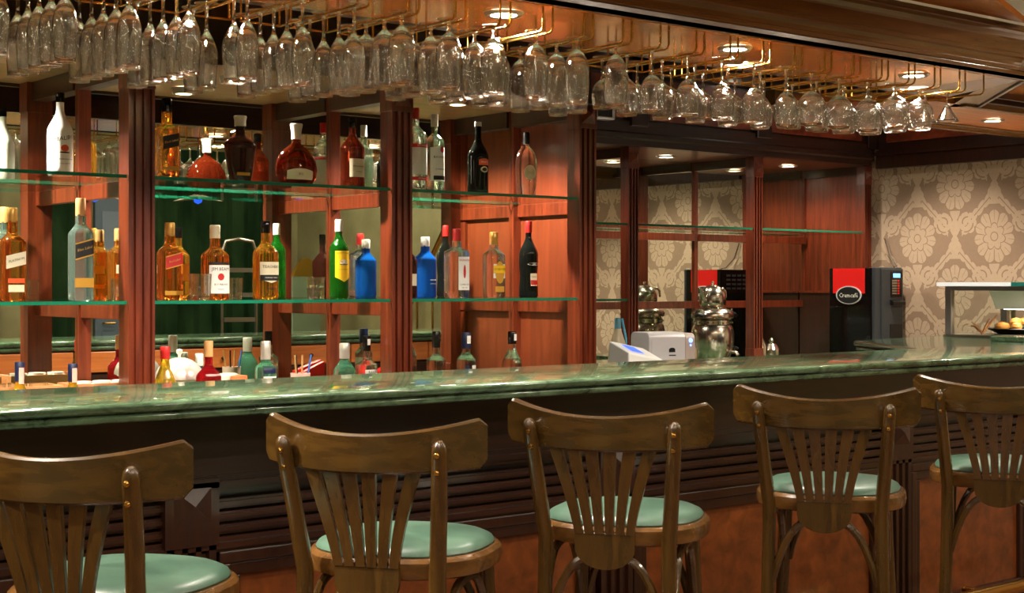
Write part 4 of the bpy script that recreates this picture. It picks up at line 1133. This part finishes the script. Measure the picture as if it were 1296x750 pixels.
obj('back_pane', G().box(hx - .018, hx - .014, y0, y1 - .046, .012, .205), PANEGLASS, e)
obj('sliding_frame', G().box(hx - .028, hx - .02, .37, .395, .012, .205).box(hx - .028, hx - .02, .395, .80, .17, .185).box(hx - .028, hx - .02, .78, .80, .012, .17), OLIVEF, e)
pl_ = empty('pastry_plate', (6.33, 3.93, 1.1125), 0, 'dark plate under the pastries inside the display case', 'plate')
obj('dish', G().lathe([(0, 0), (.10, 0), (.15, .022), (.155, .026), (.15, .028), (.10, .008), (0, .008)], 32), BLACK, pl_, True)
random.seed(3)
k = 0
for a_ in range(9):
    t = a_*.88 if a_ < 7 else a_*math.pi; rr = .090 if a_ < 7 else .036
    x, y, z = 6.33 + rr*math.cos(t), 3.93 + rr*math.sin(t), 1.134 + (.022 if a_ >= 7 else 0)
    p = obj('pastry', G().lathe([(0, 0), (.026, .003), (.031, .016), (.025, .030), (0, .037)], 14, 2.2, 1.15, .8), BREAD, None, True, loc=(x, y, z), rot=(0, 0, t))
    tag(p, 'golden baked pastry on the dark plate in the case, %s of the heap' % ORD[a_], 'pastry', 'pastries on the plate')
e = empty('garnish', (6.15, 4.02, 1.1125), 0, 'dried twig garnish lying beside the pastry plate', 'garnish')
for k in range(5):
    obj('twig', G().tube([(0, 0, .004), (.02*math.cos(k*1.3), .05*math.sin(k*1.3) , .03 + .008*k), (.035*math.cos(k*1.3), .085*math.sin(k*1.3), .02 + .02*k)], [.006, .005, .002], 6), TRAYW, e, True)

# ------------------------------------------------------------------ the guest room seen in the mirrors
def drape(x0, x1, y, label):
    n = int((x1-x0)/.03); top_ = []; v = []; f = []
    for i in range(n+1):
        x = x0 + (x1-x0)*i/n; yy = y + .025*math.sin(i*1.15) + .012*math.sin(i*.41)
        v += [(x, yy, .02), (x, yy, 2.55), (x, yy + .006, 2.55), (x, yy + .006, .02)]
    for i in range(n):
        for c in range(4): f.append((i*4+c, i*4+(c+1) % 4, i*4+4+(c+1) % 4, i*4+4+c))
    f += [(0,1,2,3), (n*4+3, n*4+2, n*4+1, n*4)]
    tag(obj('curtain', G().add(v, f), DRAPE, None, True), label, 'curtain', 'dark green curtains')
drape(4.60, 5.02, -2.22, 'dark green curtain left of the grey-blue door, seen in the mirror')
drape(5.62, 6.95, -2.22, 'wide dark green curtain right of the grey-blue door, seen in the mirror')
drape(2.9, 4.25, -2.22, 'dark green curtain at the far left of the mirror image')
d = struct(obj('door_1', G().box(5.10, 5.56, -2.298, -2.25, 0, 2.1), GREYB, bevel=.004))
dpan = obj('door_panel', G().box(5.16, 5.50, -2.25, -2.243, 1.1, 1.98), plain('door_glass', rgb(120, 134, 150), .2), d)
obj('door_panel', G().box(5.16, 5.50, -2.25, -2.243, .2, .95), GREYB, d)
obj('door_handle', G().tube([(5.17, -2.243, 1.02), (5.17, -2.20, 1.02), (5.26, -2.20, 1.02)], .009, 8), BRASS, d, True)
e = empty('ladder_rack', (5.72, -.85, 0), R(12), 'pale metal ladder rack standing in the guest room, seen in the mirror', 'ladder')
for sx in (-.14, .14): obj('stile', G().tube([(sx, 0, 0), (sx, 0, 1.62), (sx*.8, 0, 1.70), (0, 0, 1.72)] if True else [], .014, 8), SATIN, e, True)
for k in range(7): obj('rung', G().box(-.128, .128, -.02, .02, .25 + .2*k, .285 + .2*k), SATIN, e)
for k, (x, y, z) in enumerate(((3.83, .72, 1.90), (4.62, .60, 1.92), (5.45, .55, 1.95))):
    e = empty('pendant_lamp', (x, y, z), R(20 + 15*k), 'pale diamond-shaped pendant lamp with blue bulb, %s from the left in the mirror' % ORD[k], 'pendant lamp', 'pendant lamps of the guest room')
    q = .17
    obj('shade', G().add([(-q, 0, 0), (0, -q*.8, .02), (q, 0, 0), (0, q*.8, .02), (0, 0, .055), (0, 0, .03)], [(0,1,4),(1,2,4),(2,3,4),(3,0,4),(0,5,1),(1,5,2),(2,5,3),(3,5,0)]), BEIGE, e)
    obj('bulb', G().lathe([(0, -.02), (.025, -.008), (.03, .012), (.02, .029), (0, .03)], 14), BLUEEMIT, e, True)
    obj('cord', G().tube([(0, 0, .055), (0, 0, 2.9 - z)], .004, 6), BLACK, e)
e = empty('gilt_sofa', (6.30, .70, 0), R(62), 'gilded classical sofa by the olive wall, seen in the mirror', 'sofa')
obj('seat', G().box(-.62, .62, -.28, .24, .34, .48), UPHOL, e, bevel=.03)
obj('back_cushion', G().box(-.58, .58, .20, .28, .50, .84), UPHOL, e, bevel=.03)
obj('crest', G().tube([(-.66, .26, .80), (-.60, .27, .90), (-.3, .27, .88), (0, .28, .95), (.3, .27, .88), (.60, .27, .90), (.66, .26, .80)], .032, 10), GOLD, e, True)
obj('seat_rail', G().box(-.65, .65, -.31, .29, .28, .35), GOLD, e, bevel=.01)
for sx in (-1, 1):
    obj('arm', G().tube([(sx*.65, .26, .72), (sx*.66, 0, .66), (sx*.66, -.24, .66), (sx*.64, -.28, .58), (sx*.63, -.28, .34)], .026, 10), GOLD, e, True)
    for sy in (-.27, .25): obj('leg', G().tube([(sx*.6, sy, .29), (sx*.63, sy*1.05, .14), (sx*.6, sy, 0)], [.035, .022, .02], 10), GOLD, e, True)
e = empty('stair_handrail', (7.06, -.15, 0), 0, 'brass handrail rising along the olive wall, seen in the mirror', 'handrail')
obj('rail', G().tube([(0, -.60, .70), (0, .42, 1.98)], .022, 10), BRASS, e, True)
for k in range(5): obj('baluster', G().tube([(0, -.55 + .22*k, 0), (0, -.55 + .22*k, .76 + .276*k)], .010, 8), BRASS, e, True)
e = empty('sign_board', (6.55, -1.2, 0), R(150), 'standing green board with arched gilt top, seen in the mirror', 'sign board')
obj('board', G().box(-.24, .24, -.012, .012, .45, 1.42), BOARDG, e)
obj('arch_top', G().prism([(-.24, 1.421)] + [(-.24 + .48*k/16, 1.421 + .16*math.sin(math.pi*k/16)) for k in range(1, 16)] + [(.24, 1.421)], 'y', -.014, .014), GOLD, e)
for sx in (-.22, .22): obj('leg', G().box(sx - .015, sx + .015, -.02, .02, 0, .449), GOLD, e)
flat_text('elin', .11, plain('sign_ink', rgb(96, 112, 92), .6), e, (.06, .0128, 1.30), (R(90), 0, 0), 1)
